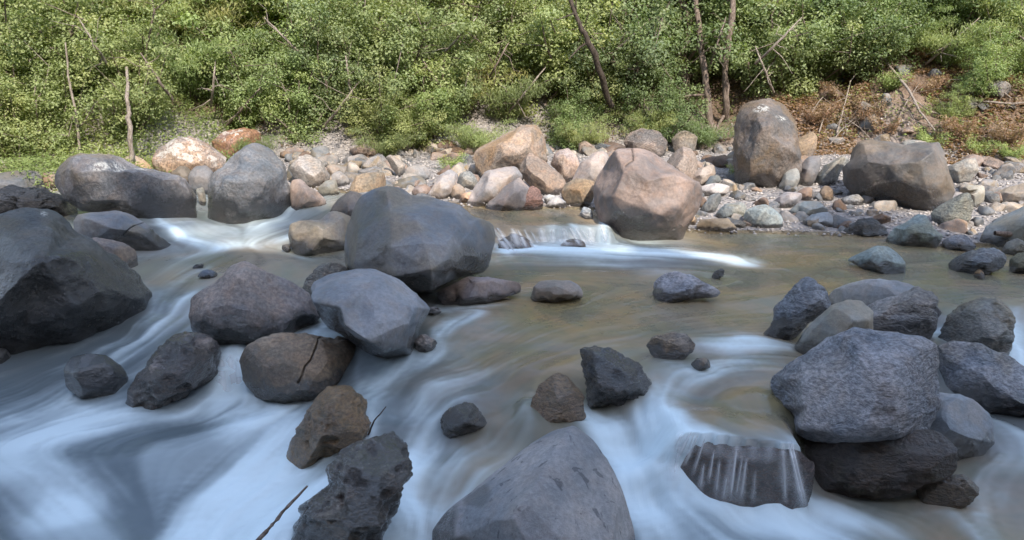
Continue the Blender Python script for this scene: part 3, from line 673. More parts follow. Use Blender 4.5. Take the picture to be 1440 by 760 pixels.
rock('boulder', 'big reddish rounded boulder with a dark undercut beside the fall', 'C', [(438,390),(447,300),(480,210),(520,140),(580,102),(640,96),(720,120),(800,158),(870,215),(940,265),(1000,298),(1010,340),(985,430),(925,510),(885,572),(780,585),(700,600),(540,603),(490,520),(445,440)], (.28,.225,.205), 'smooth', group=ST,
     d=.55, ridges=[(560,160,.55),(700,200,.75),(600,300,.9),(740,320,1.),(860,300,.75),(950,320,.45),(560,425,.95),(640,475,1.),(740,500,.9),(850,500,.65),(900,430,.6),(620,560,.45),(500,400,.6),(780,560,.4)], shade_damp=[(600,530,120,60,.85),(860,520,60,50,.6),(690,340,90,60,.3)], fac=.9, crack=[[(640,110),(645,180),(650,230),(610,260)]], wet=.2)
# right bank
rock('boulder', 'shaded brown boulder behind the big reddish boulder', 'C', [(785,165),(850,108),(960,100),(998,150),(1003,215),(950,265),(860,230)], (.28,.24,.22), 'dry', group=BK, by=262)
rock('boulder', 'grey brown boulder in the shade of the trees at centre right', 'C', [(590,80),(620,20),(700,-5),(790,10),(840,70),(800,130),(700,120),(640,100)], (.26,.22,.20), 'rough', group=BK, by=222)
rock('boulder', 'shaded rounded rock left of the tall upright boulder', 'C', [(850,60),(880,10),(950,5),(990,50),(970,95),(890,95)], (.25,.23,.21), 'dry', group=BK, by=218)
rock('stone', 'pale curved stone right of the big reddish boulder', 'C', [(940,268),(1010,210),(1080,193),(1102,240),(1050,282),(1000,302)], (.38,.33,.30), 'smooth', 'stone', group=BK, by=262)
rock('stone', 'dark blue stone above the long pale one on the right bank', 'C', [(1015,305),(1060,255),(1110,250),(1120,280),(1070,310)], GB, 'smooth', 'stone', group=BK, by=266)
rock('stone', 'long pale flat stone beside the big reddish boulder', 'C', [(1008,312),(1080,293),(1165,308),(1168,345),(1060,368),(1010,355)], (.42,.40,.40), 'smooth', 'stone', group=BK)
rock('stone', 'dark blue grey stone slanting at the foot of the big reddish boulder', 'C', [(998,435),(1055,362),(1110,340),(1128,372),(1080,450),(1010,455)], GB, 'dry', 'stone', group=BK)
rock('slab', 'flat pale slab lying at the water edge', 'C', [(985,515),(1000,487),(1160,483),(1190,518),(1222,552),(1000,558)], PALE, 'smooth', 'slab', group=BK, d=.3)
rock('boulder', 'blue grey rock above the white and blue boulder at the shore', 'C', [(1080,465),(1140,402),(1250,392),(1272,440),(1210,490),(1100,495)], BL, 'dry', 'rock', group=BK)
rock('boulder', 'blue boulder with a white cap at the right shoreline', 'F', [(1040,309),(1052,293),(1072,287),(1095,293),(1106,306),(1098,318),(1070,321),(1048,320)], (.33,.38,.39), 'dry', group=BK)
rock('stone', 'small egg shaped cream stone between boulder and slab', 'C', [(945,490),(965,460),(985,490),(980,515),(950,520)], SAND, 'smooth', 'stone', group=BK)
rock('boulder', 'tall upright brown boulder streaked with pale lichen', 'F', [(1033,255),(1031,205),(1034,165),(1041,145),(1075,137),(1108,140),(1113,160),(1120,195),(1129,228),(1127,258),(1090,263),(1050,263)], (.17,.15,.14), 'dry', group=BK, by=266, d=.6, fac=.9, smooth=1, ridges=[(1060,165,.6),(1095,160,.5),(1075,205,1.),(1105,215,.6),(1060,245,.8)], lich=[(1070,160,14),(1100,170,8)], ext=.05)  # base colour darkened to hold its dappled shade
rock('boulder', 'grey triangular boulder right of the tall upright boulder', 'D', [(115,80),(170,20),(240,-10),(275,10),(262,90),(200,150),(140,120)], (.33,.29,.27), 'dry', group=BK, by=232)
rock('stone', 'leftmost of two upright grey stones on the right bank', 'D', [(55,310),(75,250),(125,212),(165,203),(170,280),(130,335),(70,335)], GR, 'smooth', 'stone', group=BK)
rock('stone', 'rightmost of two upright grey stones on the right bank', 'D', [(165,205),(225,150),(283,155),(275,230),(225,315),(185,312)], (.26,.24,.24), 'smooth', 'stone', group=BK)
rock('slab', 'slanting grey slab leading up to the large right boulder', 'D', [(235,275),(300,200),(400,148),(455,158),(400,210),(375,270),(290,300)], GR, 'dry', 'slab', group=BK, by=262)
rock('stone', 'brown stone in the gap below the slanting slab', 'D', [(255,370),(290,310),(330,300),(355,340),(350,390),(280,390)], BR, 'dry', 'stone', group=BK)
rock('stone', 'orange brown stone beside the upright stones', 'D', [(155,340),(200,315),(240,325),(235,380),(180,392)], (.40,.28,.21), 'smooth', 'stone', group=BK)
rock('stone', 'long lilac grey stone on the right shore', 'D', [(28,385),(100,343),(182,348),(190,375),(125,425),(60,430)], (.31,.30,.32), 'smooth', 'stone', group=BK)
rock('boulder', 'low blue grey boulder on the right shore', 'D', [(98,458),(150,415),(200,392),(260,390),(335,435),(300,470),(180,485)], BL, 'smooth', group=BK)
rock('boulder', 'oval blue stone at the right waterline', 'D', [(175,500),(220,460),(320,447),(370,490),(350,525),(220,530)], (.25,.28,.315), 'smooth', 'stone', group=BK)
rock('stone', 'pale blue wedge stone under the large right boulder', 'D', [(375,375),(430,362),(480,343),(515,375),(515,412),(430,415)], (.30,.31,.33), 'dry', 'stone', group=BK)
rock('boulder', 'large brown grey block of stone on the right bank', 'D', [(405,300),(395,215),(440,180),(458,120),(490,80),(550,65),(640,70),(730,90),(850,85),(912,84),(935,130),(970,250),(992,345),(940,405),(860,442),(700,415),(560,378),(470,355)], (.17,.155,.145), 'smooth', group=BK,  # darker stone colour stands in for dappled tree shade
     d=.6, fac=.9, ridges=[(500,120,.5),(700,130,.5),(870,110,.35),(480,210,.7),(640,250,.95),(800,240,.95),(870,180,.8),(700,330,.85),(850,380,.7),(940,280,.55),(560,340,.55),(900,350,.6)], shade_damp=[(650,360,200,50,.7),(560,250,110,80,.4),(820,210,70,60,.35)])
rock('boulder', 'wedge of grey rock showing above the large right block', 'D', [(700,85),(730,45),(850,70),(860,95),(780,110)], (.38,.36,.33), 'dry', 'rock', group=BK, by=232)
rock('boulder', 'black low rock at the right waterline', 'D', [(385,555),(480,490),(560,478),(650,530),(655,570),(500,580),(430,578)], DK, 'rough', 'rock', group=ST)
rock('boulder', 'teal angular boulder with a ridge standing in the right shallows', 'D', [(628,595),(668,540),(740,500),(800,450),(848,458),(870,510),(942,580),(890,632),(760,638),(680,625)], TEAL, 'dry', group=ST, fac=.95, smooth=1, ridges=[(720,540,.7),(810,490,.6),(850,540,.9),(740,600,.8),(880,590,.6)])
rock('boulder', 'teal rock half under water at the end of the pool', 'F', [(1188,363),(1208,354),(1228,346),(1252,342),(1268,352),(1276,372),(1270,386),(1243,385),(1210,374)], TEAL, 'dry', group=ST)
rock('boulder', 'rough green grey rock right of the teal boulder', 'D', [(868,455),(930,390),(1010,343),(1080,348),(1097,400),(1085,480),(1020,535),(900,528)], (.24,.25,.225), 'rough', group=BK)
rock('boulder', 'flat topped grey boulder on the leafy right slope', 'D', [(958,210),(1040,170),(1110,163),(1132,228),(1080,272),(990,285)], (.33,.32,.30), 'dry', group=BK, by=260)
rock('slab', 'pale green grey slab among the pebbles at right', 'D', [(998,335),(1070,310),(1160,310),(1158,390),(1110,425),(1080,350)], (.38,.38,.36), 'smooth', 'slab', group=BK, by=295)
rock('boulder', 'rounded pale boulder on the gravel at the right edge', 'F', [(1394,281),(1402,270),(1416,263),(1440,257),(1475,262),(1480,288),(1410,290)], (.36,.33,.31), 'smooth', group=BK)
rock('boulder', 'large smooth grey blue boulder cut by the right edge', 'F', [(1375,342),(1384,318),(1405,299),(1440,284),(1490,280),(1520,330),(1480,349),(1400,349)], (.25,.27,.28), 'smooth', group=BK)
rock('boulder', 'small ribbed grey rock behind the wide dark shallow rock', 'D', [(925,605),(990,565),(1060,568),(1118,632),(1080,656),(960,648)], (.24,.25,.28), 'rough', 'rock', group=ST)
rock('boulder', 'wide dark blue rock in the shallows near the right edge', 'D', [(948,720),(1040,660),(1140,640),(1230,630),(1292,680),(1275,750),(1100,785),(970,760)], (.17,.19,.215), 'rough', group=ST)
rock('boulder', 'round blue stone beneath the driftwood log', 'D', [(1238,650),(1270,605),(1330,590),(1420,605),(1430,660),(1300,680)], (.22,.24,.26), 'dry', 'stone', group=ST)
rock('boulder', 'green brown rock at the right edge of the shallows', 'D', [(1285,700),(1330,660),(1420,670),(1460,760),(1380,790),(1300,770)], (.17,.18,.15), 'rough', 'rock', group=ST)
rock('stone', 'tiny pointed brown stone in the right shallows', 'H', [(1095,95),(1120,65),(1150,85),(1162,125),(1120,120)], BR, 'dry', 'stone', group=ST)
# midstream
rock('boulder', 'brown grey boulder behind the left shoulder of the midstream boulder', 'B', [(395,450),(438,365),(500,338),(575,345),(600,420),(560,480),(450,500)], (.25,.235,.235), 'smooth', group=ST, by=318)
rock('boulder', 'smooth grey boulder leaning on the left side of the midstream boulder', 'B', [(168,570),(178,512),(235,495),(340,488),(395,448),(460,437),(520,455),(540,620),(430,655),(330,672),(240,682),(200,675),(182,620)], (.235,.24,.255), 'smooth', group=ST, d=.55, by=358)
rock('stone', 'tiny black stone beside the smooth leaning boulder', 'B', [(136,650),(140,625),(175,618),(190,650),(170,668)], DK, 'dry', 'stone', group=ST)
rock('boulder', 'great peaked blue grey boulder in the middle of the stream', 'F', [(486,385),(486,345),(492,317),(502,293),(510,277),(523,268),(545,261),(560,263),(578,273),(612,276),(647,288),(662,305),(676,309),(692,314),(697,330),(692,350),(686,375),(679,392),(650,399),(625,408),(607,420),(585,418),(540,415),(500,402)], (.235,.245,.262), 'smooth', group=ST,
     by=424, bx=609, d=1.0, back=.6, shade_damp=[(524,335,26,52,.55),(655,370,42,26,.8),(600,405,60,14,.7),(690,345,9,30,.4)], fac=.97, smooth=1, lean=14, rough=.7, ext=.06,  # left facet and right underside darkened in colour as shade
     ridges=[(547,272,.28),(585,305,.5),(598,340,.75),(606,372,.85),(608,400,.62),(552,300,.45),(556,345,.66),(553,385,.66),(512,330,.38),(505,375,.42),(640,300,.22),(670,318,.3),(645,345,.62),(628,368,.75),(690,325,.12),(655,380,.3),(675,365,.25),(625,395,.42),(565,405,.35)])
rock('boulder', 'overhanging smooth grey boulder in front of the great peaked boulder', 'Ff', [(285,175),(300,140),(360,112),(420,88),(540,62),(640,70),(700,92),(760,120),(860,200),(925,285),(905,322),(872,380),(862,440),(850,505),(720,530),(600,500),(500,430),(400,385),(330,300)], (.27,.285,.315), 'smooth', group=ST,
     by=497, bx=560, d=.9, shade_damp=[(410,320,110,70,.9),(600,450,140,50,.9),(820,400,50,60,.35)], fac=.92, smooth=1, rough=.9, lean=16,  # shade below the overhang painted into the colour
     ridges=[(345,235,.62),(480,250,.9),(505,330,1.05),(600,395,1.05),(700,455,.95),(800,455,.6),(450,150,.5),(600,150,.55),(650,125,.55),(570,260,.72),(720,240,.75),(850,260,.5),(800,350,.75),(450,340,.3),(560,440,.4),(700,500,.5)])
rock('stone', 'small banded stone at the right foot of the overhanging boulder', 'Ff', [(848,445),(880,420),(905,413),(942,432),(978,460),(962,492),(905,518),(850,518)], (.30,.28,.27), 'rough', 'stone', group=ST)
rock('boulder', 'small furrowed brown rock behind the overhanging boulder', 'Ff', [(232,200),(258,112),(340,55),(440,28),(505,65),(480,140),(400,220),(280,230)], (.28,.265,.24), 'rough', 'rock', group=ST, by=425)
rock('boulder', 'low flat purple grey rock right of the great peaked boulder', 'Ff', [(950,200),(1045,152),(1130,115),(1240,106),(1330,125),(1440,152),(1448,190),(1340,215),(1240,240),(1100,262),(1020,250)], (.28,.25,.26), 'smooth', group=ST, d=.6)
rock('stone', 'small grey stone swept by water left of the pool', 'Ff', [(905,310),(930,275),(965,270),(1000,295),(960,318)], (.22,.22,.23), 'smooth', 'stone', group=ST, ext=.1)
rock('pebble', 'flat oval grey stone alone in the pool', 'G', [(97,205),(108,165),(150,137),(230,130),(310,135),(350,158),(378,195),(370,222),(220,242),(110,235)], (.30,.30,.325), 'smooth', 'stone', group=ST, d=.9, fac=.1, rough=.3)
rock('boulder', 'pale leaf shaped rock with hollows in the pool', 'G', [(753,175),(768,132),(820,92),(870,80),(960,93),(1040,138),(1142,195),(1110,222),(950,230),(800,252),(765,228)], (.30,.315,.36), 'rough', group=ST, rough=.9, d=.6)
rock('stone', 'tiny dark stone behind the pale leaf shaped rock', 'G', [(1062,110),(1080,85),(1112,68),(1137,75),(1132,110),(1085,125)], DK, 'rough', 'stone', group=ST)
rock('boulder', 'grey tan rock awash at the lower end of the pool', 'G', [(708,478),(755,435),(850,415),(930,423),(990,468),(975,510),(880,555),(800,560),(745,520)], (.28,.245,.215), 'rough', 'rock', group=ST, wet=.12)
rock('stone', 'little brown stone awash at the lower end of the pool', 'G', [(940,585),(985,548),(1045,545),(1068,595),(1000,612)], (.24,.19,.15), 'smooth', 'stone', group=ST, wet=.1)
rock('boulder', 'upstream facing grey brown angular boulder below the huge left boulder', 'F', [(266,443),(272,422),(300,400),(325,376),(345,370),(385,385),(415,400),(436,414),(450,445),(425,462),(395,474),(350,484),(300,482),(276,468)], (.29,.265,.265), 'dry', group=ST,
     d=.62, fac=.95, smooth=1, lean=16, ridges=[(279,437,.55),(308,446,.85),(340,454,1.),(360,461,1.),(394,464,.75),(402,447,.75),(426,438,.5),(345,385,.35),(360,420,.7),(310,415,.55),(400,420,.45),(330,470,.55),(420,450,.3)], shade_damp=[(340,472,90,16,.9),(425,458,30,14,.8),(275,455,14,14,.5)])
rock('boulder', 'rounded brown boulder with a vertical crack and frosty top', 'F', [(338,508),(345,487),(370,475),(400,468),(430,469),(460,475),(490,481),(512,491),(519,507),(512,527),(495,547),(460,557),(400,560),(360,554),(345,535)], (.275,.225,.175), 'dry', group=ST,
     d=.7, fac=.5, lean=16, crack=[[(446,478),(436,492),(426,505),(422,518),(416,528)],[(446,476),(455,472)]], rough=1.2, shade_damp=[(430,545,100,18,.9),(380,520,30,20,.4),(350,515,20,30,.4)])
rock('stone', 'small brown stone peeping behind the cracked brown boulder', 'Ff', [(400,450),(440,430),(480,440),(512,465),(490,500),(430,490)], BR, 'smooth', 'stone', group=ST, by=488)
rock('boulder', 'glossy wet dark rock leaning left beside the small fall', 'F', [(173,572),(182,548),(210,510),(235,478),(265,467),(295,475),(311,495),(306,522),(280,547),(240,568),(208,577)], (.28,.265,.27), 'wet', group=ST,
     d=.6, lean=16, ridges=[(250,480,.5),(215,520,.75),(250,520,1.),(285,505,.7),(225,555,.7),(270,540,.6)])
rock('boulder', 'smooth dark boulder almost covered by white water at lower left', 'F', [(90,520),(98,502),(120,496),(150,500),(172,512),(185,532),(165,554),(115,556),(94,542)], (.10,.115,.135), 'smooth', group=ST, d=.4, wet=.5, fac=.4)
rock('stone', 'small dark stone at the left edge under the huge boulder', 'F', [(-30,500),(-10,488),(8,490),(17,500),(5,512),(-30,514)], DK, 'dry', 'stone', group=ST)
rock('stone', 'tiny blue stone in the current left of midstream', 'F', [(276,390),(284,381),(297,379),(309,385),(300,393)], (.17,.20,.25), 'smooth', 'stone', group=ST)
rock('stone', 'tiny dark stone by the left bank current', 'F', [(268,378),(275,372),(288,370),(284,378)], DK, 'smooth', 'stone', group=ST)
# lower stream
rock('boulder', 'upright brown wet boulder above the large wet rock', 'F', [(402,650),(408,622),(420,602),(432,585),(442,565),(462,547),(490,544),(514,558),(520,590),(516,628),(490,640),(455,645),(425,662)], (.33,.25,.165), 'wet', group=ST,
     d=.6, lean=14, ridges=[(460,560,.4),(490,565,.45),(450,600,.75),(495,600,.9),(480,590,.9),(500,630,.5),(430,635,.6)], rough=.9, wet=.55)
rock('boulder', 'large wet black rock with glossy folds at the bottom left of centre', 'J', [(180,800),(200,660),(240,580),(320,505),(370,450),(385,380),(430,340),(468,285),(530,250),(610,240),(680,205),(742,195),(782,220),(845,320),(842,405),(790,490),(745,600),(690,700),(650,800),(420,860)], (.27,.26,.26), 'wet', group=ST,
     by=785, d=.5, lean=22, rough=1.7, ext=.05, ridges=[(560,280,.4),(740,230,.3),(790,310,.35),(440,370,.5),(500,430,.75),(640,400,.75),(760,430,.5),(500,600,1.),(640,620,.8),(320,600,.6),(400,760,.9)])
rock('stone', 'small blocky black wet rock in the white water', 'J', [(998,190),(990,110),(1038,52),(1080,25),(1162,30),(1202,82),(1245,142),(1200,175),(1060,215)], (.22,.225,.235), 'wet', 'rock', group=ST, d=.65, fac=.95, smooth=1, ridges=[(1050,70,.4),(1150,60,.4),(1040,130,.85),(1100,125,.95),(1190,130,.6)])
rock('boulder', 'broad grey spotted boulder at the bottom centre', 'F', [(598,790),(606,745),(628,718),(660,692),(690,665),(722,640),(748,620),(778,606),(808,601),(838,618),(862,650),(878,690),(886,720),(897,760),(905,810),(750,850)], (.30,.30,.315), 'spotted', group=ST,
     by=800, d=.5, fac=.95, smooth=1, lean=26, rough=.5, ext=.04, ridges=[(808,610,.15),(768,643,.55),(726,688,.95),(722,703,1.0),(757,765,1.15),(862,700,.42),(832,655,.36),(800,700,.8),(680,700,.5),(645,745,.45),(850,770,.7)], wet=.12, shade_damp=[(625,735,16,60,.8),(665,690,22,14,.5)])
rock('boulder', 'black glittering wet rock at the head of the main chute', 'G', [(366,520),(372,495),(440,483),(520,500),(600,543),(680,580),(738,660),(745,722),(735,775),(600,785),(430,775),(385,650)], (.19,.19,.20), 'wet', group=ST, rough=1.4, d=.6, wet=.85,
     ridges=[(420,510,.5),(520,540,.7),(600,570,.5),(480,640,.9),(560,690,.9),(640,610,.5),(690,690,.6)])
rock('boulder', 'brown wet rock veiled by water left of the black glittering rock', 'F', [(738,582),(744,560),(758,538),(775,524),(790,519),(808,532),(822,560),(824,582),(780,590)], (.27,.22,.18), 'wet', 'rock', group=ST, rough=.6, d=.4, wet=.5, by=588, ext=.2)
rock('boulder', 'pointed blue grey boulder at the right end of the pool', 'H', [(-45,425),(15,368),(32,340),(30,280),(80,220),(130,160),(200,104),(240,120),(290,170),(335,245),(320,300),(230,355),(120,435),(20,445)], (.24,.27,.325), 'rough', group=ST,
     d=.55, rough=.8, fac=.9, ridges=[(200,125,.2),(225,200,.6),(160,290,.8),(80,270,.5),(280,240,.4),(140,360,.7),(60,390,.4)])
rock('boulder', 'broad pale domed boulder behind the dark faced one', 'H', [(305,215),(350,180),(400,158),(500,130),(600,117),(700,130),(790,162),(860,200),(850,300),(600,330),(340,300)], (.32,.33,.345), 'smooth', group=ST, by=452, d=.5, fac=.2)
rock('boulder', 'grey green sloping boulder behind the large textured one', 'H', [(145,470),(200,400),(260,345),(340,270),(420,240),(500,245),(560,300),(560,420),(400,470),(200,520)], (.27,.27,.25), 'smooth', group=ST, by=500, fac=.4)
rock('boulder', 'boulder with a black craggy right face above the large textured one', 'H', [(455,395),(490,310),(540,262),(640,215),(740,185),(800,162),(860,190),(912,240),(926,300),(892,375),(832,460),(700,450),(560,430)], (.23,.235,.25), 'rough', group=ST, by=492,
     d=.6, fac=.95, smooth=1, ridges=[(540,330,.55),(660,260,.55),(800,210,.5),(880,240,.4),(560,390,.75),(700,400,.6),(840,330,.5)])
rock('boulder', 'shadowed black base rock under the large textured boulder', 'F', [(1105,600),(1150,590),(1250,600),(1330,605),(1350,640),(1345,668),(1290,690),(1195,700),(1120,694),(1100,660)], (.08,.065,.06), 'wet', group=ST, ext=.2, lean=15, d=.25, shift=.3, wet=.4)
rock('boulder', 'largest pale textured boulder at lower right', 'F', [(1084,545),(1089,530),(1110,512),(1130,500),(1165,476),(1200,460),(1240,464),(1290,470),(1314,484),(1320,520),(1324,560),(1318,590),(1300,615),(1270,631),(1220,640),(1150,634),(1118,614),(1112,590),(1096,570)], (.285,.295,.33), 'rough', group=ST,
     by=668, stretch=False, shift=0, d=.62, fac=.92, smooth=1, lean=24, rough=.55, ext=.0, wet=0, ridges=[(1200,480,.4),(1290,490,.35),(1130,530,.4),(1150,570,.75),(1220,540,.85),(1290,545,.65),(1130,600,.6),(1200,605,1.),(1265,605,.75)])
rock('boulder', 'smooth blue grey boulder right of the largest textured one', 'F', [(1290,560),(1318,552),(1350,552),(1376,564),(1394,580),(1400,602),(1401,625),(1382,640),(1350,645),(1310,638),(1285,628)], (.29,.315,.345), 'smooth', group=ST, by=645, d=.65)
rock('boulder', 'sloping furrowed grey rock reaching the right edge', 'F', [(1302,490),(1340,480),(1380,482),(1410,495),(1445,508),(1495,535),(1500,590),(1430,592),(1395,588),(1360,570),(1310,545)], (.25,.265,.30), 'rough', group=ST, by=592, d=.55, rough=1.1)
rock('boulder', 'green topped wet rock with a hollow near the right edge', 'F', [(1320,474),(1330,444),(1350,425),(1378,414),(1405,416),(1420,430),(1429,452),(1426,480),(1415,497),(1390,492),(1360,488),(1332,486)], (.28,.29,.28), 'wet', group=ST, wet=.5, rough=.8)
rock('boulder', 'dark wet ledge rock behind the thin water strands', 'F', [(916,690),(924,640),(942,619),(968,611),(1000,614),(1045,621),(1100,627),(1130,629),(1156,645),(1155,720),(1080,735),(1000,735),(930,720)], (.17,.125,.115), 'wet', group=ST, by=706, bx=1050, stretch=False, d=.2, lean=4, ext=.2, wet=.8, shift=.5, fac=.4, back=.5, sink=.06, rough=.3)
rock('boulder', 'low dark rock with a yellow blotch awash at lower right', 'L', [(790,470),(825,405),(900,385),(960,405),(1060,408),(1135,465),(1115,540),(1020,590),(900,585),(810,545)], (.15,.125,.095), 'wet', 'rock', group=ST, d=.4, wet=.5)
rock('stone', 'small dark rubble stone under the smooth right boulder', 'L', [(655,330),(700,280),(800,275),(880,300),(900,350),(780,370),(680,370)], (.10,.09,.085), 'wet', 'stone', group=ST, d=.4)

# ------------------------------------------------------------------ the water itself
nrm = np.hypot(fu, fv)+1e-9; fu /= nrm; fv /= nrm
foamG = np.clip(foamG*.75+sfo*(1-foamG*.5), 0, 1)
# boulders standing in the current: it bends round them, piles foam against them and trails it downstream
O = np.zeros_like(QX)
for v in FOOT:
    m = v[:, 2] > W(v[:, 0], v[:, 1])-.02; v = v[m]
    i = ((v[:, 0]-cX[0])/.05+.5).astype(int); j = ((v[:, 1]-cY[0])/.05+.5).astype(int); k = (i >= 0) & (i < len(cX)) & (j >= 0) & (j < len(cY)); O[j[k], i[k]] = 1
def blur(A, n):
    for _ in range(n): A = (np.roll(A, 1, 0)+np.roll(A, -1, 0)+2*A)/4; A = (np.roll(A, 1, 1)+np.roll(A, -1, 1)+2*A)/4
    return A
O = np.clip(blur(O, 1)*1.6, 0, 1); B2 = blur(O, 14); gy_, gx_ = np.gradient(B2); gl_ = np.hypot(gx_, gy_)+1e-6; gx_ /= gl_; gy_ /= gl_
dn = fu*gx_+fv*gy_; kq = np.clip(B2*2.2, 0, 1)*(dn > 0)*.95; fu -= kq*dn*gx_; fv -= kq*dn*gy_
kq = np.clip(B2*1.2, 0, .6)*(dn < 0); fu -= kq*dn*gx_; fv -= kq*dn*gy_
nrm = np.hypot(fu, fv)+1e-9; fu /= nrm; fv /= nrm
ring = np.clip(blur(O, 3)*2.2, 0, 1)*(1-O)
nzr = np.clip(.55+.9*fbm(np.stack([QX*3.5, QY*3.5, QX*0], -1), 3, 40), 0, 1.2)
col_ = ring*nzr*(.18+.75*np.clip(foamG, 0, .6)); trail = col_.copy(); xx_, yy_ = QX.copy(), QY.copy()
for k in range(16):
    uu = bil(fu, cX, cY, xx_, yy_); vv = bil(fv, cX, cY, xx_, yy_); xx_ = xx_-uu*.05; yy_ = yy_-vv*.05
    trail = np.maximum(trail, bil(col_, cX, cY, xx_, yy_)*(1-k/17)**1.3*.8)
foamG = np.clip(foamG+trail*(1-foamG), 0, 1)
# streaks: noise smeared along the current
lX = np.arange(-9.5, 9.51, .02); lY = np.arange(2.5, 15.01, .02)
LX, LY = np.meshgrid(lX, lY)
src = rng.standard_normal(LX.shape)*1.5
lo = rng.standard_normal((LX.shape[0]//5+2, LX.shape[1]//5+2))
lo2 = rng.standard_normal((LX.shape[0]//14+2, LX.shape[1]//14+2))
src = src+1.2*bil(lo, np.arange(lo.shape[1])*.1-9.5, np.arange(lo.shape[0])*.1+2.5, LX, LY)+1.6*bil(lo2, np.arange(lo2.shape[1])*.28-9.5, np.arange(lo2.shape[0])*.28+2.5, LX, LY)
FU = bil(fu, cX, cY, LX, LY); FV = bil(fv, cX, cY, LX, LY)
acc = src.copy(); cnt = 1.
for sgn in (1, -1):
    x = LX.copy(); y = LY.copy()
    for k in range(32):
        i = np.clip(((x-lX[0])/.02+.5).astype(int), 0, len(lX)-1); j = np.clip(((y-lY[0])/.02+.5).astype(int), 0, len(lY)-1)
        if k: acc += src[j, i]
        cnt += 1
        x += sgn*.028*FU[j, i]; y += sgn*.028*FV[j, i]
acc -= acc.mean(); acc /= acc.std()
K = np.array([.25, .5, .25])
acc = acc[:-2]*.25+acc[1:-1]*.5+acc[2:]*.25; acc = acc[:, :-2]*.25+acc[:, 1:-1]*.5+acc[:, 2:]*.25
acc = np.pad(acc, 1, mode='edge')
streak = np.clip(.5+acc*.23, 0, 1)
def wz(X, Y):
    z = W(X, Y)
    st = bil(streak, lX, lY, X, Y)-.5; fo = bil(foamG, cX, cY, X, Y)
    inb = (np.abs(X) < 9.4)
    return z+np.where(inb, st*(.012+.035*fo), 0)+.012*fbm(np.stack([X*1.6, Y*1.6, X*0], -1), 2, 4)
def wattr(X, Y, Z):
    inb = sstep(9.4, 8.8, np.abs(X))
    return {'foam': bil(foamG, cX, cY, X, Y)*inb, 'streak': bil(streak, lX, lY, X, Y)*inb+.5*(1-inb), 'tint': bil(tintG, cX, cY, X, Y)}
gridmesh(nonuni([(-34, -9, .25), (-9, 9, .022), (9, 34, .25)]), nonuni([(1.9, 3.6, .06), (3.6, 9, .02), (9, 13.5, .035), (13.5, 16.5, .1)]), wz, 'stream_water', M['water'], wattr)

# stones lying on the bed of the clear pool
def bed_stones():
    rr = np.random.default_rng(77); VV = []; QQ = []; TT = []; cc = []; base = 0; protos = [pebble_mesh(i) for i in range(5)]
    n = 0
    while n < 900:
        x = rr.uniform(-3, 8.5); y = rr.uniform(5.4, 11.5); t_ = float(bil(tintG, cX, cY, x, y))
        if t_ < .45: continue
        V, Q, Tt = protos[n % 5]; s_ = rr.uniform(.05, .17); a = rr.uniform(0, 6.28); q = V*[s_, s_, s_*.5]; q = np.stack([q[:, 0]*math.cos(a)-q[:, 1]*math.sin(a), q[:, 0]*math.sin(a)+q[:, 1]*math.cos(a), q[:, 2]], -1)
        z = float(T(np.array([x]), np.array([y]))[0]); w = float(W(x, y)); q += [x, y, min(z+s_*.15, w-.04-s_*.45)]
        VV.append(q); QQ.append(Q+base); TT.append(Tt+base); base += len(V); cc.append(np.full(len(V), rr.random())); n += 1
    N = NT('bed_stone'); r = N.attr('rnd'); c = N.mix(r, (.14, .11, .07), (.46, .38, .26)); c = N.mix(N.ramp(r, .75, .9), c, (.30, .33, .33))
    m = N.done(N.bsdf(c, .7, None, .3))
    o = mesh_fast('riverbed_stones', np.concatenate(VV), np.concatenate(QQ), m, {'rnd': np.concatenate(cc)}, tri=np.concatenate(TT)); tag(o, 'brown and grey stones under the clear water of the pool', 'riverbed stones', kind='stuff')
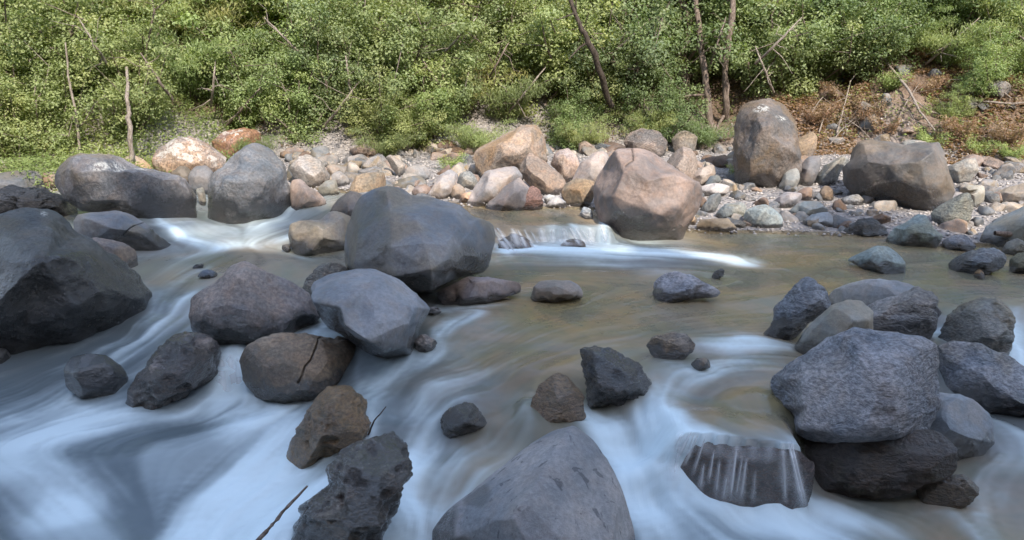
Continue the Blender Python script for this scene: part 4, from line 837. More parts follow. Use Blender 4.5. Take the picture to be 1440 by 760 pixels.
# ------------------------------------------------------------------ thin strands of falling water
def strands():
    V = []; Q = []; F = []
    def ribbon(p0, p1, wd_, f, bow=.06):
        a = np.array(p0, float); b = np.array(p1, float); n = 14; m = 6
        base = len(V)
        side = np.cross(b-a, [0, 1, 0]); side = np.array([1, -.1, 0.])
        for i in range(n+1):
            t = i/n; c = np.array([a[0]+(b[0]-a[0])*t, a[1]+(b[1]-a[1])*math.sqrt(t)*1., a[2]+(b[2]-a[2])*t**1.5])
            for j in range(m+1):
                s = j/m*2-1
                V.append(c+side*s*wd_*(.6+.7*t)+np.array([0, -.012*(1-s*s), 0])); F.append(max(0, f*(1-abs(s)**1.6)*min(1, (1-t)*4+.25)*min(1, t*5+.2)))
        for i in range(n):
            for j in range(m): q = base+i*(m+1)+j; Q.append((q, q+1, q+m+2, q+m+1))
    rr = random.Random(3)
    trees = [BVHTree.FromPolygons([tuple(v) for v in (Vv+Pp)], [tuple(int(i) for i in q_) for q_ in Qq]) for Vv, Pp, Qq in FALLROCK]
    def fall(xa, ya, xb, yb, wpx, f):
        base = len(V); n = 16; m = 6; last = None; path = []
        for i in range(n+1):
            t = i/n; px = xa+(xb-xa)*t; py = ya+(yb-ya)*t; dd = Vector(ray(px, py)); L = 99
            for tr_ in trees:
                hh = tr_.ray_cast(Vector((0, 0, CZ)), dd)
                if hh[0] is not None: L = min(L, hh[0].y)
            g = hit(px, py)[1]; L = min(L, g)
            if last is not None and i > 2: L = min(L, last)
            last = L; path.append(at_Y(px, py, L-.015))
        for i, c in enumerate(path):
            t = i/n; wd_ = wpx*c[1]/FPX*(.7+1.2*t)
            for j in range(m+1):
                s_ = j/m*2-1; V.append(c+np.array([s_*wd_, -.012*(1-s_*s_), 0])); F.append(max(0, .72*f*(1-abs(s_))**1.3*min(1, (1-t)*3+.15)*min(1, t*5+.2)))
        for i in range(n):
            for j in range(m): q = base+i*(m+1)+j; Q.append((q, q+1, q+m+2, q+m+1))
    for (xa, ya, xb, yb, w, f) in [(1108,618,1130,714,4.5,.95),(1112,618,1134,714,3,.8),(1102,650,1104,708,4,.55),(972,606,952,645,4,.85),(982,609,962,655,4,.85),(992,612,974,668,3.5,.6),(1004,632,996,680,3.5,.6),(1012,645,1006,700,5,.5),
        (1036,628,1026,704,3.5,.75),(1050,642,1040,708,5,.6),(1044,640,1033,706,3.5,.5),(990,650,984,690,5,.55),(1022,668,1016,704,5,.5),(1062,660,1058,708,4,.4),
        (960,606,948,636,13,.5),(976,607,966,640,12,.45),(995,610,990,640,14,.35),(1015,613,1010,645,14,.3),(1038,617,1034,648,15,.35),(1060,620,1057,650,15,.3),(1082,622,1080,652,14,.3),(1100,622,1104,690,9,.5),(1112,620,1128,716,10,.5),(1028,640,1020,706,10,.35),(956,618,946,676,10,.5),
        (312,500,314,562,12,.7),(324,498,328,565,14,.8),(334,502,338,562,9,.6),(345,508,345,560,6,.6),(760,320,768,350,9,.8),(720,320,730,350,9,.7),(792,320,798,348,9,.7),(828,320,836,344,8,.7),(776,320,780,350,8,.6),
        (690,318,718,356,6,.85),(696,316,726,358,5,.7),(728,322,742,352,4,.75),(737,322,752,354,4,.7),(746,324,762,352,3.5,.6),(800,318,816,346,4,.8),(808,318,826,348,5,.85),(816,320,834,346,4,.6),(845,314,853,342,5,.85),(783,328,790,348,4,.4)]:
        fall(xa, ya, xb, yb, w, f)
    o = mesh_fast('falling_water', np.array(V), np.array(Q), M['strand'], {'foam': F}); o['kind'] = 'structure'
strands()

# ------------------------------------------------------------------ small stones on the bank: individuals, copied
def pebble_mesh(i):
    rr = np.random.default_rng(500+i)
    nt, nr = 30, 16; th = np.linspace(0, 2*np.pi, nt, endpoint=False); ph = np.linspace(0, np.pi, nr+1)[1:-1]
    V = [[0, 0, 1]]+[[math.sin(p)*math.cos(t), math.sin(p)*math.sin(t), math.cos(p)] for p in ph for t in th]+[[0, 0, -1]]
    V = np.array(V)
    for _ in range(11):   # plane cuts give faces
        n = rr.normal(size=3); n /= np.linalg.norm(n); dd = rr.uniform(.5, .8); k = V@n; m = k > dd; V[m] -= np.outer((k[m]-dd)*.97, n)
    V = V*np.array([1, rr.uniform(.65, .95), rr.uniform(.5, .8)])*(1+.10*fbm(V*1.6+i*7, 3, i))[:, None]
    R_ = nr-1; jj = np.arange(nt); j2 = (jj+1) % nt; idx = lambda a, b: 1+a*nt+b
    Q = np.concatenate([np.stack([idx(a, jj), idx(a+1, jj), idx(a+1, j2), idx(a, j2)], -1) for a in range(R_-1)])
    Tt = np.concatenate([np.stack([np.zeros(nt, int), idx(0, jj), idx(0, j2)], -1), np.stack([np.full(nt, len(V)-1), idx(R_-1, j2), idx(R_-1, jj)], -1)])
    return V, Q, Tt
bed_stones()
PM = []
for i in range(9):
    V, Q, Tt = pebble_mesh(i)
    z0 = np.zeros(len(V))
    o = mesh_fast('bank_stone', V, Q, M[['smooth', 'dry', 'smooth', 'dry', 'dry', 'smooth', 'rough', 'smooth', 'dry'][i]], {'wet': z0, 'crack': z0, 'lich': z0}, tri=Tt)
    PM.append(o)
zones = [ # x0,x1,y0,y1,count,size px range, where
 (400,500,212,262,34,(7,17),'among the sunlit rocks left of the tan flat topped boulder'),
 (500,670,205,288,66,(6,17),'on the sunlit bank behind the great peaked boulder'),
 (740,850,200,262,30,(6,16),'in the dappled shade above the angular brown boulder'),
 (960,1120,225,318,62,(5,15),'between the big reddish boulder and the right shoreline'),
 (1110,1250,265,325,44,(5,14),'below the large block of stone on the right bank'),
 (1320,1440,225,330,44,(5,13),'on the gravel at the right edge'),
 (850,1040,195,225,22,(6,14),'in the shade under the trees at centre right'),
 (1150,1440,90,215,22,(5,13),'scattered on the leafy right slope'),
]
palette = [((.27,.26,.26),'grey'),((.18,.19,.205),'slate blue'),((.33,.265,.235),'pinkish'),((.40,.36,.32),'cream'),((.19,.14,.115),'brown')]
first = set()
for zi, (x0, x1, y0, y1, n, (s0, s1), where) in enumerate(zones):
    for k in range(n):
        px, py = random.uniform(x0, x1), random.uniform(y0, y1); p = hit(px, py)
        ci = random.choice([0, 0, 1, 2, 3, 3, 4] if px < 860 else [0, 0, 1, 1, 1, 2, 4, 3])
        c, cn = palette[ci]
        i = random.randrange(9); src_o = PM[i]
        if i in first: o = src_o.copy(); COL.objects.link(o)
        else: o = src_o; first.add(i)
        dist = np.linalg.norm(p-np.array([0, 0, CZ])); s = random.uniform(s0, s1)*(random.random()**.8*1.1+.55)*dist/FPX
        o.location = (p[0], p[1], p[2]+s*.06); o.scale = (s, s, s*random.uniform(.8, 1.2)); o.rotation_euler = (random.uniform(-.4, .4), random.uniform(-.4, .4), random.uniform(0, 6.28))
        j = random.uniform(.85, 1.15); o.color = (c[0]*j, c[1]*j, c[2]*j, 1)
        tag(o, f'small {cn} stone {where}', 'stone', f'small {cn} stones {where}')
for zi, (x0, x1, y0, y1, n, where) in enumerate([(405,505,215,255,9,'on the sunlit bank left of the flat topped tan boulder'),(520,670,208,262,14,'on the sunlit bank behind the great peaked boulder'),(735,860,205,245,8,'behind the angular brown boulder'),(965,1150,225,300,12,'on the stony bank right of the big reddish boulder'),(1150,1250,205,250,4,'behind the large block of stone'),(1340,1440,235,300,5,'on the gravel near the right edge')]):
    for k in range(n):
        px, py = random.uniform(x0, x1), random.uniform(y0, y1); p = hit(px, py); c, cn = palette[random.choice([0, 2, 3, 3, 0, 1])]
        o = PM[random.randrange(9)].copy(); COL.objects.link(o); o.name = 'bank_boulder'
        s = random.uniform(11, 20)*np.linalg.norm(p-np.array([0, 0, CZ]))/FPX
        o.location = (p[0], p[1], p[2]+s*.1); o.scale = (s, s, s*random.uniform(.9, 1.3)); o.rotation_euler = (random.uniform(-.6, .6), random.uniform(-.6, .6), random.uniform(0, 6.28)); o.color = (*c, 1)
        tag(o, f'mid sized {cn} boulder {where}', 'boulder', f'mid sized {cn} boulders {where}')
# gravel: past counting
def gravel():
    V = []; T3 = []; base = 0
    rr = np.random.default_rng(5)
    oct_ = np.array([[1, 0, 0], [0, 1, 0], [-1, 0, 0], [0, -1, 0], [0, 0, 1], [0, 0, -1]], float)
    ft = np.array([[0, 1, 4], [1, 2, 4], [2, 3, 4], [3, 0, 4], [1, 0, 5], [2, 1, 5], [3, 2, 5], [0, 3, 5]])
    n = 14000; x = rr.uniform(-9, 10.5, n); y = Ys(x)+rr.uniform(-.15, 1., n)**1.0*(Yh(x)-Ys(x)+.8); z = T(x, y)
    for i in range(n):
        s = rr.uniform(.012, .045); a = rr.uniform(0, 6.28); ca, sa = math.cos(a), math.sin(a)
        q = oct_*rr.uniform(.6, 1.3, (6, 3))*[s, s*.8, s*.6]; q = np.stack([q[:, 0]*ca-q[:, 1]*sa, q[:, 0]*sa+q[:, 1]*ca, q[:, 2]], -1)+[x[i], y[i], z[i]+s*.2]
        V.append(q); T3.append(ft+base); base += 6
    N = NT('gravel'); r = N.attr('rnd'); c = N.mix(r, (.19, .18, .18), (.46, .42, .39))
    m = N.done(N.bsdf(c, .8, None, .3))
    o = mesh_fast('gravel', np.concatenate(V), None, m, {'rnd': np.repeat(rr.random(n), 6)}, smooth=True, tri=np.concatenate(T3)); tag(o, 'loose gravel between the stones of the far bank', 'gravel', kind='stuff')
gravel()

# ------------------------------------------------------------------ vegetation
def tube(V, Q, pts, rad, k=7):
    pts = [np.array(p, float) for p in pts]; base = len(V)
    for i, p in enumerate(pts):
        d = pts[min(i+1, len(pts)-1)]-pts[max(i-1, 0)]; d /= np.linalg.norm(d)+1e-9
        a = np.cross(d, [0.3, .9, .1]); a /= np.linalg.norm(a)+1e-9; b = np.cross(d, a)
        for j in range(k):
            t = j/k*6.2832; V.append(p+(a*math.cos(t)+b*math.sin(t))*rad[i])
    for i in range(len(pts)-1):
        for j in range(k): q = base+i*k; Q.append((q+j, q+(j+1) % k, q+k+(j+1) % k, q+k+j))
def wiggle(a, b, n, amp, rr):
    a = np.array(a, float); b = np.array(b, float); L = np.linalg.norm(b-a)
    out = [a+(b-a)*i/n+(rr.normal(size=3)*amp*L if 0 < i < n else 0) for i in range(n+1)]
    return out
def leaves(centers, outward, size, rr, clump, aspect=.55, droop=0.):
    n = len(centers)
    nrm_ = outward*.7+rr.normal(size=(n, 3))*.4+np.array([0, 0, .7]); nrm_ /= np.linalg.norm(nrm_, axis=1)[:, None]
    d = np.cross(nrm_, rr.normal(size=(n, 3))); d[:, 2] -= droop; d /= np.linalg.norm(d, axis=1)[:, None]
    s = np.cross(nrm_, d); s /= np.linalg.norm(s, axis=1)[:, None]
    L = size*rr.uniform(.6, 1.35, (n, 1)); w = L*aspect
    V = np.stack([centers-d*L*.5, centers-s*w*.5+nrm_*L*.06, centers+d*L*.5-nrm_*L*.05, centers+s*w*.5+nrm_*L*.06], 1).reshape(-1, 3)
    Q = np.arange(n*4).reshape(-1, 4)
    return V, Q, {'rnd': np.repeat(rr.random(n), 4), 'clump': np.repeat(clump, 4)}
def plant_proto(kind, seed):
    """woody part + foliage, about 3 m across; returns (wood V,Q), (leaf V,Q,attrs)"""
    rr = np.random.default_rng(seed); V = []; Q = []; tips = []
    if kind == 'tree':
        H = 4.2; top = np.array([rr.normal()*.3, rr.normal()*.3, H]); tr = wiggle((0, 0, -.3), top, 7, .02, rr)
        tube(V, Q, tr, np.linspace(.13, .04, 8), 9)
        for i in range(20):
            t = rr.uniform(.12, .98); p = tr[int(t*7)]; a = rr.uniform(0, 6.28); L = rr.uniform(.9, 1.9)*(1.15-.5*t)
            e = p+np.array([math.cos(a)*L, math.sin(a)*L, L*rr.uniform(.05, .7)]); br = wiggle(p, e, 4, .06, rr)
            tube(V, Q, br, np.linspace(.045, .012, 5), 5); tips += [br[2], br[3], br[4]]
            for _ in range(3):
                q = br[2+rr.integers(0, 3)]; e2 = q+rr.normal(size=3)*.38+[0, 0, .1]; tube(V, Q, wiggle(q, e2, 2, .08, rr), [.014, .01, .005], 4); tips.append(e2)
        rcl, size, per = .36, .075, 170
    elif kind == 'shrub':
        for i in range(13):
            a = rr.uniform(0, 6.28); L = rr.uniform(1.3, 2.7); sp_ = rr.uniform(.15, .85)
            e = np.array([math.cos(a)*L*sp_, math.sin(a)*L*sp_, L*(1.05-sp_*.5)]); br = wiggle((rr.normal()*.15, rr.normal()*.15, -.2), e, 5, .05, rr)
            tube(V, Q, br, np.linspace(.04, .01, 6), 5); tips += [br[2], br[3], br[4], br[5]]
            for _ in range(3):
                q = br[2+rr.integers(0, 4)]; e2 = q+rr.normal(size=3)*.4; tube(V, Q, [q, e2], [.012, .005], 4); tips.append(e2)
        rcl, size, per = .33, .068, 190
    elif kind == 'feathery':
        for i in range(26):
            a = rr.uniform(0, 6.28); L = rr.uniform(1.4, 2.8); sp_ = rr.uniform(.2, .8); pts = []
            for k in range(8):
                t = k/7; pts.append(np.array([math.cos(a)*L*sp_*t**1.3, math.sin(a)*L*sp_*t**1.3, L*(t-.42*t**2.6)-.1]))
            tube(V, Q, pts, np.linspace(.02, .005, 8), 4); tips += pts[2:]
        rcl, size, per = .24, .11, 60
    else:  # low bush
        for i in range(10):
            a = rr.uniform(0, 6.28); L = rr.uniform(.4, .9); e = np.array([math.cos(a)*L*.8, math.sin(a)*L*.8, L*.8]); br = wiggle((0, 0, -.1), e, 3, .06, rr)
            tube(V, Q, br, np.linspace(.015, .005, 4), 4); tips += br[1:]
        rcl, size, per = .2, .06, 90
    tips = np.array(tips); cs = []; out = []; cl = []
    for t in tips:
        n = int(per*rr.uniform(.5, 1.4)); q = rr.normal(size=(n, 3)); q /= np.linalg.norm(q, axis=1)[:, None]
        rad = rcl*rr.uniform(.7, 1.25)*rr.uniform(.35, 1, (n, 1))**.5
        cs.append(t+q*rad*rr.uniform(.45, 1.5, 3)*[1, 1, .65]+rr.normal(size=(n, 3))*.05); out.append(q); cl.append(np.full(n, rr.random()))
    cs = np.concatenate(cs); out = np.concatenate(out); cl = np.concatenate(cl)
    asp, dr = (.6, .2) if kind != 'feathery' else (.22, .9)
    LV, LQ, at = leaves(cs, out, size, rr, cl, asp, dr)
    return (np.array(V), np.array(Q)), (LV, LQ, at)
PROTO = {}
def proto(kind, seed, leafm, barkm):
    key = (kind, seed, leafm, barkm)
    if key not in PROTO:
        PROTO[key] = (plant_proto(kind, seed), {})
        (wv, wq), (lv, lq, at) = PROTO[key][0]
        nm = {'tree': ('trunk', 'crown')}.get(kind, ('stem', 'foliage'))
        a = mesh_fast(nm[0], wv, wq, M[barkm]); b = mesh_fast(nm[1], lv, lq, M[leafm], at, smooth=False)
        PROTO[key] = [a, b, False]
    return PROTO[key]
def plant(name, cat, kind, seed, leafm, loc, s, rz, label, group=None, barkm='bark', tint=(1, 1, 1), sz=None):
    pr = proto(kind, seed, leafm, barkm); root = empty(name, loc, rz); root.scale = (s, s, sz or s)
    for i in (0, 1):
        if pr[2]: c = pr[i].copy(); COL.objects.link(c)
        else: c = pr[i]
        c.parent = root; c.color = (*tint, 1)
    pr[2] = True
    tag(root, label, cat, group); return root
def onhill(px, Y):
    x = (px-720)/FPX*Y/(CP)  # close enough near the horizon
    return np.array([x, Y, float(T(np.array([x]), np.array([Y]))[0])])
FR = 'trees and bushes on the far bank'
VEG = [ # kind, seed, leaf, px, dY behind hill base, scale, label, tint
 ('shrub',1,'leafA', 470,.8,.9,'bushy dark green shrub above the pale sunlit boulders',(1,1,1)),
 ('shrub',2,'leafA', 560,.9,1.0,'bright green shrub behind the stony middle bank',(1.15,1.1,1)),
 ('feathery',3,'leafB', 650,.8,.75,'yellow green feathery plant left of the highest cream boulder',(1.3,1.15,.9)),
 ('shrub',4,'leafB', 745,1.3,1.0,'yellow green shrub above the highest cream boulder',(1.1,1.1,.9)),
 ('shrub',1,'leafC', 850,1.2,1.05,'dark shrub shading the rocks behind the big reddish boulder',(1,1,1)),
 ('tree',5,'leafC', 950,1.6,1.0,'dark leafy tree over the shaded boulders at centre right',(1,1.05,.95)),
 ('shrub',2,'leafA', 1050,1.7,1.0,'light green shrub above the tall upright boulder',(1.15,1.15,1.1)),
 ('shrub',4,'leafA', 1115,2.2,.9,'green shrub left of the leaf strewn slope',(1.2,1.15,1.1)),
 ('feathery',6,'leafB', 1215,3.6,.85,'arching feathery bush at the top of the leafy slope',(1.25,1.2,1)),
 ('feathery',3,'leafB', 1330,3.2,.8,'pale green feathery bush above the flat topped boulder',(1.2,1.2,1.05)),
 ('shrub',1,'leafB', 1400,4.2,1.0,'olive shrub high on the leafy slope near the right edge',(1.1,1.1,1)),
 ('feathery',6,'leafA', 1465,3.5,.9,'green arching bush at the right edge of the slope',(1.2,1.2,1)),
 ('shrub',4,'leafA', 395,1.0,.95,'green shrub right of the reddish slope boulder',(1.1,1.1,1)),
 ('feathery',6,'leafB', 330,1.6,.95,'trailing olive bush over the reddish slope boulder',(1.1,1.0,.8)),
 ('tree',7,'leafB', 250,2.6,1.05,'pale green tree behind the lichen splashed boulder',(1,1.05,.9)),
 ('tree',8,'leafB', 150,2.8,1.1,'leafy tree left of the pale bare trunk',(.95,1.05,.9)),
 ('tree',5,'leafA', 60,3.0,1.1,'green tree at the left above the meadow',(1.3,1.25,1.1)),
 ('shrub',2,'leafC', 0,2.0,1.0,'dark shaded shrub at the left edge behind the meadow',(1,1.1,1)),
 ('shrub',1,'leafC', -80,2.5,1.1,'dark shrub beyond the left edge of the meadow',(1,1,1)),
 ('tree',7,'leafA', 430,2.6,1.05,'green tree rising behind the bushy dark shrub',(1.2,1.15,1)),
 ('tree',8,'leafA', 530,3.0,1.0,'dense green tree above the stony middle bank',(1.15,1.15,1)),
 ('tree',5,'leafB', 630,3.0,1.0,'olive green tree left of the dark leaning trunk',(1,1.05,.9)),
 ('tree',7,'leafC', 720,3.2,1.0,'shaded tree behind the yellow green shrub',(1.2,1.2,1)),
 ('tree',8,'leafB', 800,3.6,1.0,'yellowish tree behind the dark leaning trunk',(1.15,1.1,.85)),
 ('tree',7,'leafC', 890,3.6,1.05,'dark tree right of the leaning trunk',(1.1,1.15,1)),
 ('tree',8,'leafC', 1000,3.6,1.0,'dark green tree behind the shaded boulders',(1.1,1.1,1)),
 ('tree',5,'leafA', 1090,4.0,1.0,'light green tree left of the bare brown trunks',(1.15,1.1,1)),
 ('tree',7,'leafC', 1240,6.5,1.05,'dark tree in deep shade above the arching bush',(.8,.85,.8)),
 ('shrub',2,'leafB', 1330,6.0,1.0,'light shrub behind the pale green feathery bush',(1.,1.05,.9)),
 ('tree',8,'leafA', 1440,6.5,1.0,'sunlit tree at the upper right corner',(1.15,1.15,1)),
 ('shrub',4,'leafB', 200,1.3,.7,'low olive shrub beside the meadow below the bare trunk',(1,1.05,.9)),
 ('shrub',1,'leafB', 100,1.4,.65,'low light green shrub at the back of the meadow',(1.05,1.1,.9)),
 ('shrub',9,'leafB',575,-.1,.5,'low bushy shrub spilling onto the stones left of the feathery plant',(1.2,1.2,1)),
 ('shrub',2,'leafA',610,.3,.7,'rounded green shrub just left of the feathery plant',(1.2,1.2,1)),
 ('shrub',4,'leafB',545,.2,.65,'pale green shrub right above the flat topped tan boulder',(1.2,1.15,1)),
 ('shrub',9,'leafA',800,-.1,.5,'low shrub over the dappled bank stones',(1.,1.05,.9)),
 ('feathery',3,'leafB',905,.1,.5,'hanging bush right of the dark shrub above shaded rocks',(1.1,1.1,.9)),
]
for kind, sd_, lf, px, dY, s, lab, tn in VEG:
    x0 = (px-720)/FPX*16; Y = float(Yh(np.array([x0]))[0])+dY; p = onhill(px, Y)
    nm, ct = {'tree': ('broadleaf_tree', 'tree'), 'shrub': ('leafy_shrub', 'shrub'), 'feathery': ('arching_bush', 'bush')}[kind]
    plant(nm, ct, kind, sd_, lf, (p[0], p[1], p[2]-.1), s, random.uniform(0, 6.28), lab, FR, tint=tn)
# undergrowth: shrubs filling the far slope
for row, (dY, st_) in enumerate([(-.25, 1.15), (.55, 1.5), (1.6, 1.5), (2.7, 1.5), (3.9, 1.6), (5.2, 1.8)]):
    x = -13.5+.7*(row % 2)
    while x < 13.5:
        xx = x+random.uniform(-.35, .35); x += st_*random.uniform(.8, 1.15)
        if xx > 5.0 and dY < 2.6: continue
        if xx > 8.5 and dY < 3.5 and random.random() < .4: continue
        if xx < -5.6 and dY < .5: continue
        if dY < 0 and random.random() < .25: continue
        Y = float(Yh(np.array([xx]))[0])+dY+random.uniform(-.3, .3); z = float(T(np.array([xx]), np.array([Y]))[0])
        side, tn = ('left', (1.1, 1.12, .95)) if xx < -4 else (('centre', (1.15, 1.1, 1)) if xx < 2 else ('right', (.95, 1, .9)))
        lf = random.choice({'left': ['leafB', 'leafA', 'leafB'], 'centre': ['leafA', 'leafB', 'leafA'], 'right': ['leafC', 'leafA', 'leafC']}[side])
        kd, sd_ = random.choice([('shrub', 1), ('shrub', 2), ('shrub', 4), ('shrub', 9), ('feathery', 3), ('tree', 8)] if dY > .8 else [('shrub', 1), ('shrub', 9), ('feathery', 6)]); j = random.uniform(.85, 1.3)
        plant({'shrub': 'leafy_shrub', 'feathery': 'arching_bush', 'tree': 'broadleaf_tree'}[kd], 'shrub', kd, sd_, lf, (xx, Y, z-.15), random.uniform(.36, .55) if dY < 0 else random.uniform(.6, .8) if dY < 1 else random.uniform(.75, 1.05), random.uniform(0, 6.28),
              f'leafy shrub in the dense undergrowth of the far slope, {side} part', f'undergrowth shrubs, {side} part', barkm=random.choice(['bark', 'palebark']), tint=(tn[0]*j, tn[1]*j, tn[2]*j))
# more growth on the leafy right slope
for i, (px, dY, kd, sd_, s_, where) in enumerate([(1150,2.6,'shrub',4,0.74,'beside the triangular boulder'),(1185,3.2,'feathery',3,0.81,'in front of the bare brown trunks'),(1235,2.2,'feathery',6,0.61,'at the upper end of the long fallen branch'),(1290,2.3,'feathery',3,0.68,'right of the long fallen branch'),
   (1345,1.7,'shrub',9,0.51,'above the pebbles at right'),(1400,2.3,'feathery',6,0.74,'below the dead grey branch'),(1450,2.4,'shrub',2,.5,'under the dead grey branch at the edge'),(1310,1.2,'shrub',1,.28,'just behind the large right block'),(1270,3.0,'shrub',2,.6,'under the dark tree of the right slope'),(1375,3.1,'shrub',4,.6,'high between the right arching bushes')]):
    x0 = (px-720)/FPX*16; Y = float(Yh(np.array([x0]))[0])+dY; p = onhill(px, Y)
    plant('leafy_shrub' if kd == 'shrub' else 'arching_bush', 'bush', kd, sd_, 'leafB' if i % 2 else 'leafA', (p[0], p[1], p[2]-.1), s_, i*1.3, f'light green bush {where}', 'bushes on the leafy right slope', tint=(1.15, 1.2, 1.))
for i, (px, py, s_, where) in enumerate([(1150,170,.55,'left of the curved bare branch'),(1215,165,.6,'between the forked branch and the long fallen branch'),(1245,185,.5,'above the left corner of the large right block'),(1180,140,.5,'under the bare brown trunks'),(1350,190,.5,'above the flat topped grey boulder'),(1415,200,.6,'near the right edge of the slope'),(1300,130,.5,'right of the top of the long fallen branch')]):
    p = hit(px, py); plant('dry_brush', 'dry brush', 'low', 13, 'dryleaf', (p[0], p[1], p[2]-.05), s_, i*1.1, f'rusty dry brush {where}', 'dry brush on the right slope', barkm='palebark')
# low plants on the bank
for px, py, s, lab in [(632,238,.36,'low round green bush among the pale bank stones'),(735,226,.3,'small green plant behind the pale dappled boulder'),(792,203,.35,'green sprout between shaded bank stones'),(1039,250,.28,'small upright green plant left of the tall upright boulder'),
                       (1310,205,.42,'fresh green bush just above the large right block'),(1378,215,.40,'green plant on the leafy slope near the right edge'),(1425,222,.35,'green tuft at the right edge of the leafy slope'),(1255,125,.5,'green plant beside the fallen pale branch')]:
    p = hit(px, py); plant('small_bush', 'bush', 'low', 11, 'leafA', (p[0], p[1], p[2]-.03), s*1.1, random.uniform(0, 6), lab, 'small green plants on the far bank', tint=(1.4, 1.4, 1.1))
# higher rows: seen only in the water's reflections and from other positions
k = 0
for row, (dY, n) in enumerate([(6, 15), (9, 15), (13, 14)]):
    for i in range(n):
        x = -17+34*(i+.5+random.uniform(-.3, .3))/n*(1+.06*row) ; Y = float(Yh(np.array([x]))[0])+dY+random.uniform(-1, 1); z = float(T(np.array([x]), np.array([Y]))[0])
        if abs(x-7.5) < 3.5 and dY < 7: continue
        plant('broadleaf_tree', 'tree', 'tree', [5, 7, 8][k % 3], ['leafA', 'leafB', 'leafC'][(k*7) % 3], (x, Y, z-.2), random.uniform(.8, 1.15), random.uniform(0, 6.28), 'tree in the dense wood on the upper far slope', 'trees on the upper far slope'); k += 1
for i in range(16):   # crest of the gorge wall behind the camera, its shadow ends on the far bank
    x = -14+2.6*i+random.uniform(-.7, .7); Y = -9.5+random.uniform(-1, .6); z = float(T(np.array([x]), np.array([Y]))[0])
    plant('broadleaf_tree', 'tree', 'tree', [5, 7, 8][i % 3], 'leafA', (x, Y, z-.3), random.uniform(.5, .9), random.uniform(0, 6.28), 'tree on the crest of the gorge wall behind the viewer', 'trees on the gorge wall crest')

# meadow at the left, ground cover on the slopes, leaf litter at right
def scatter_leaves(name, label, cat, matn, xr, dyr, n, size, aspect, lift, seed, dens=None, upright=0.):
    rr = np.random.default_rng(seed); x = rr.uniform(*xr, n); y = Yh(x)+rr.uniform(*dyr, n)
    if dens is not None:
        v = fbm(np.stack([x*1.1, y*1.1, x*0], -1), 3, seed); keep = v > dens; x, y, v = x[keep], y[keep], v[keep]
    n = len(x); h = rr.random(n)**1.5*lift*(1+.8*fbm(np.stack([x*2, y*2, x*0], -1), 2, 8)); z = T(x, y)+np.maximum(h, .004)
    out = np.zeros((n, 3)); out[:, 2] = .6*(1-upright)
    V, Q, at = leaves(np.stack([x, y, z], -1), out, size, rr, np.clip(.5+.5*fbm(np.stack([x*1.5, y*1.5, x*0], -1), 2, 2), 0, 1), aspect, 0)
    o = mesh_fast(name, V, Q, M[matn], at, smooth=False); tag(o, label, cat, kind='stuff'); return o
scatter_leaves('meadow_grass', 'light green grass and low herbs of the meadow at the left', 'grass', 'leafB', (-13.5, -5.2), (-1.4, 2.2), 60000, .075, .3, .34, 21, None, 1.).color = (1.02, 1.1, .85, 1)
scatter_leaves('ground_cover', 'ground cover of herbs and twigs under the trees', 'ground cover', 'leafB', (-14, 14), (.2, 8), 60000, .07, .5, .25, 22, .05).color = (1, 1.05, .8, 1)
scatter_leaves('leaf_litter', 'reddish brown fallen leaves covering the right slope', 'leaf litter', 'dryleaf', (5., 13.5), (-.3, 7), 80000, .075, .6, .07, 23, -.22)
scatter_leaves('fallen_leaves', 'dry fallen leaves under the trees of the middle bank', 'leaf litter', 'dryleaf', (-14, 5.2), (.1, 6), 26000, .06, .6, .04, 24, .1)

# bare trunks, fallen branches, sticks
def wood(name, label, cat, pts, rad, mat='bark', group=None, seed=1, twigs=0):
    rr = np.random.default_rng(seed); V = []; Q = []
    pts = [np.array(p, float) for p in pts]; fine = []; fr = []
    for a, b, ra, rb in zip(pts[:-1], pts[1:], rad[:-1], rad[1:]):
        for i in range(4): t = i/4; fine.append(a+(b-a)*t+rr.normal(size=3)*ra*.16*(1 if fine else 0)); fr.append((ra+(rb-ra)*t)*rr.uniform(.88, 1.12))
    fine.append(pts[-1]); fr.append(rad[-1])
    if cat == 'tree trunk': fr = [q_*.65 for q_ in fr]
    o0 = fine[0].copy(); L = [f-o0 for f in fine]
    tube(V, Q, L, fr, 9)
    for i in range(twigs):
        k = rr.integers(2, len(L)-1); d = rr.normal(size=3); d /= np.linalg.norm(d); ln = rr.uniform(.25, .8)
        tube(V, Q, wiggle(L[k], L[k]+d*ln, 3, .08, rr), [fr[k]*.5, fr[k]*.4, fr[k]*.28, fr[k]*.15], 5)
    if cat == 'tree trunk':
        root = empty('bare_tree', o0); mesh_fast('trunk', np.array(V), np.array(Q), M[mat], parent=root); return tag(root, label, 'tree', 'bare trees')
    o = mesh_fast(name, np.array(V), np.array(Q), M[mat], loc=o0); tag(o, label, cat, group); return o
def P(px, py, Y): return at_Y(px, py, Y)
def hY(px, dY): return float(Yh(np.array([(px-720)/FPX*16]))[0])+dY
y = hY(180, -.55); wood('bare_trunk', 'pale bare tree trunk standing behind the meadow', 'tree trunk', [P(184,225,y),P(183,185,y),P(181,160,y+.1),P(179,140,y+.1),P(178,95,y+1.)], [.07,.065,.06,.05,.04], 'palebark', 'bare trunks', 2)
y = hY(100, .1); wood('bare_trunk', 'thin pale trunk leaning in front of the left tree', 'tree trunk', [P(112,210,y),P(107,160,y),P(98,120,y+.1),P(92,60,y+.2)], [.04,.035,.03,.02], 'palebark', 'bare trunks', 3)
y = hY(830, -.5); wood('leaning_trunk', 'dark leaning tree trunk in front of the yellowish tree', 'tree trunk', [P(860,150,y+.5),P(843,95,y),P(828,60,y-.1),P(815,35,y-.1),P(795,-20,y),P(780,-60,y)], [.11,.10,.085,.07,.06,.05], 'darkbark', 'bare trunks', 4, 4)
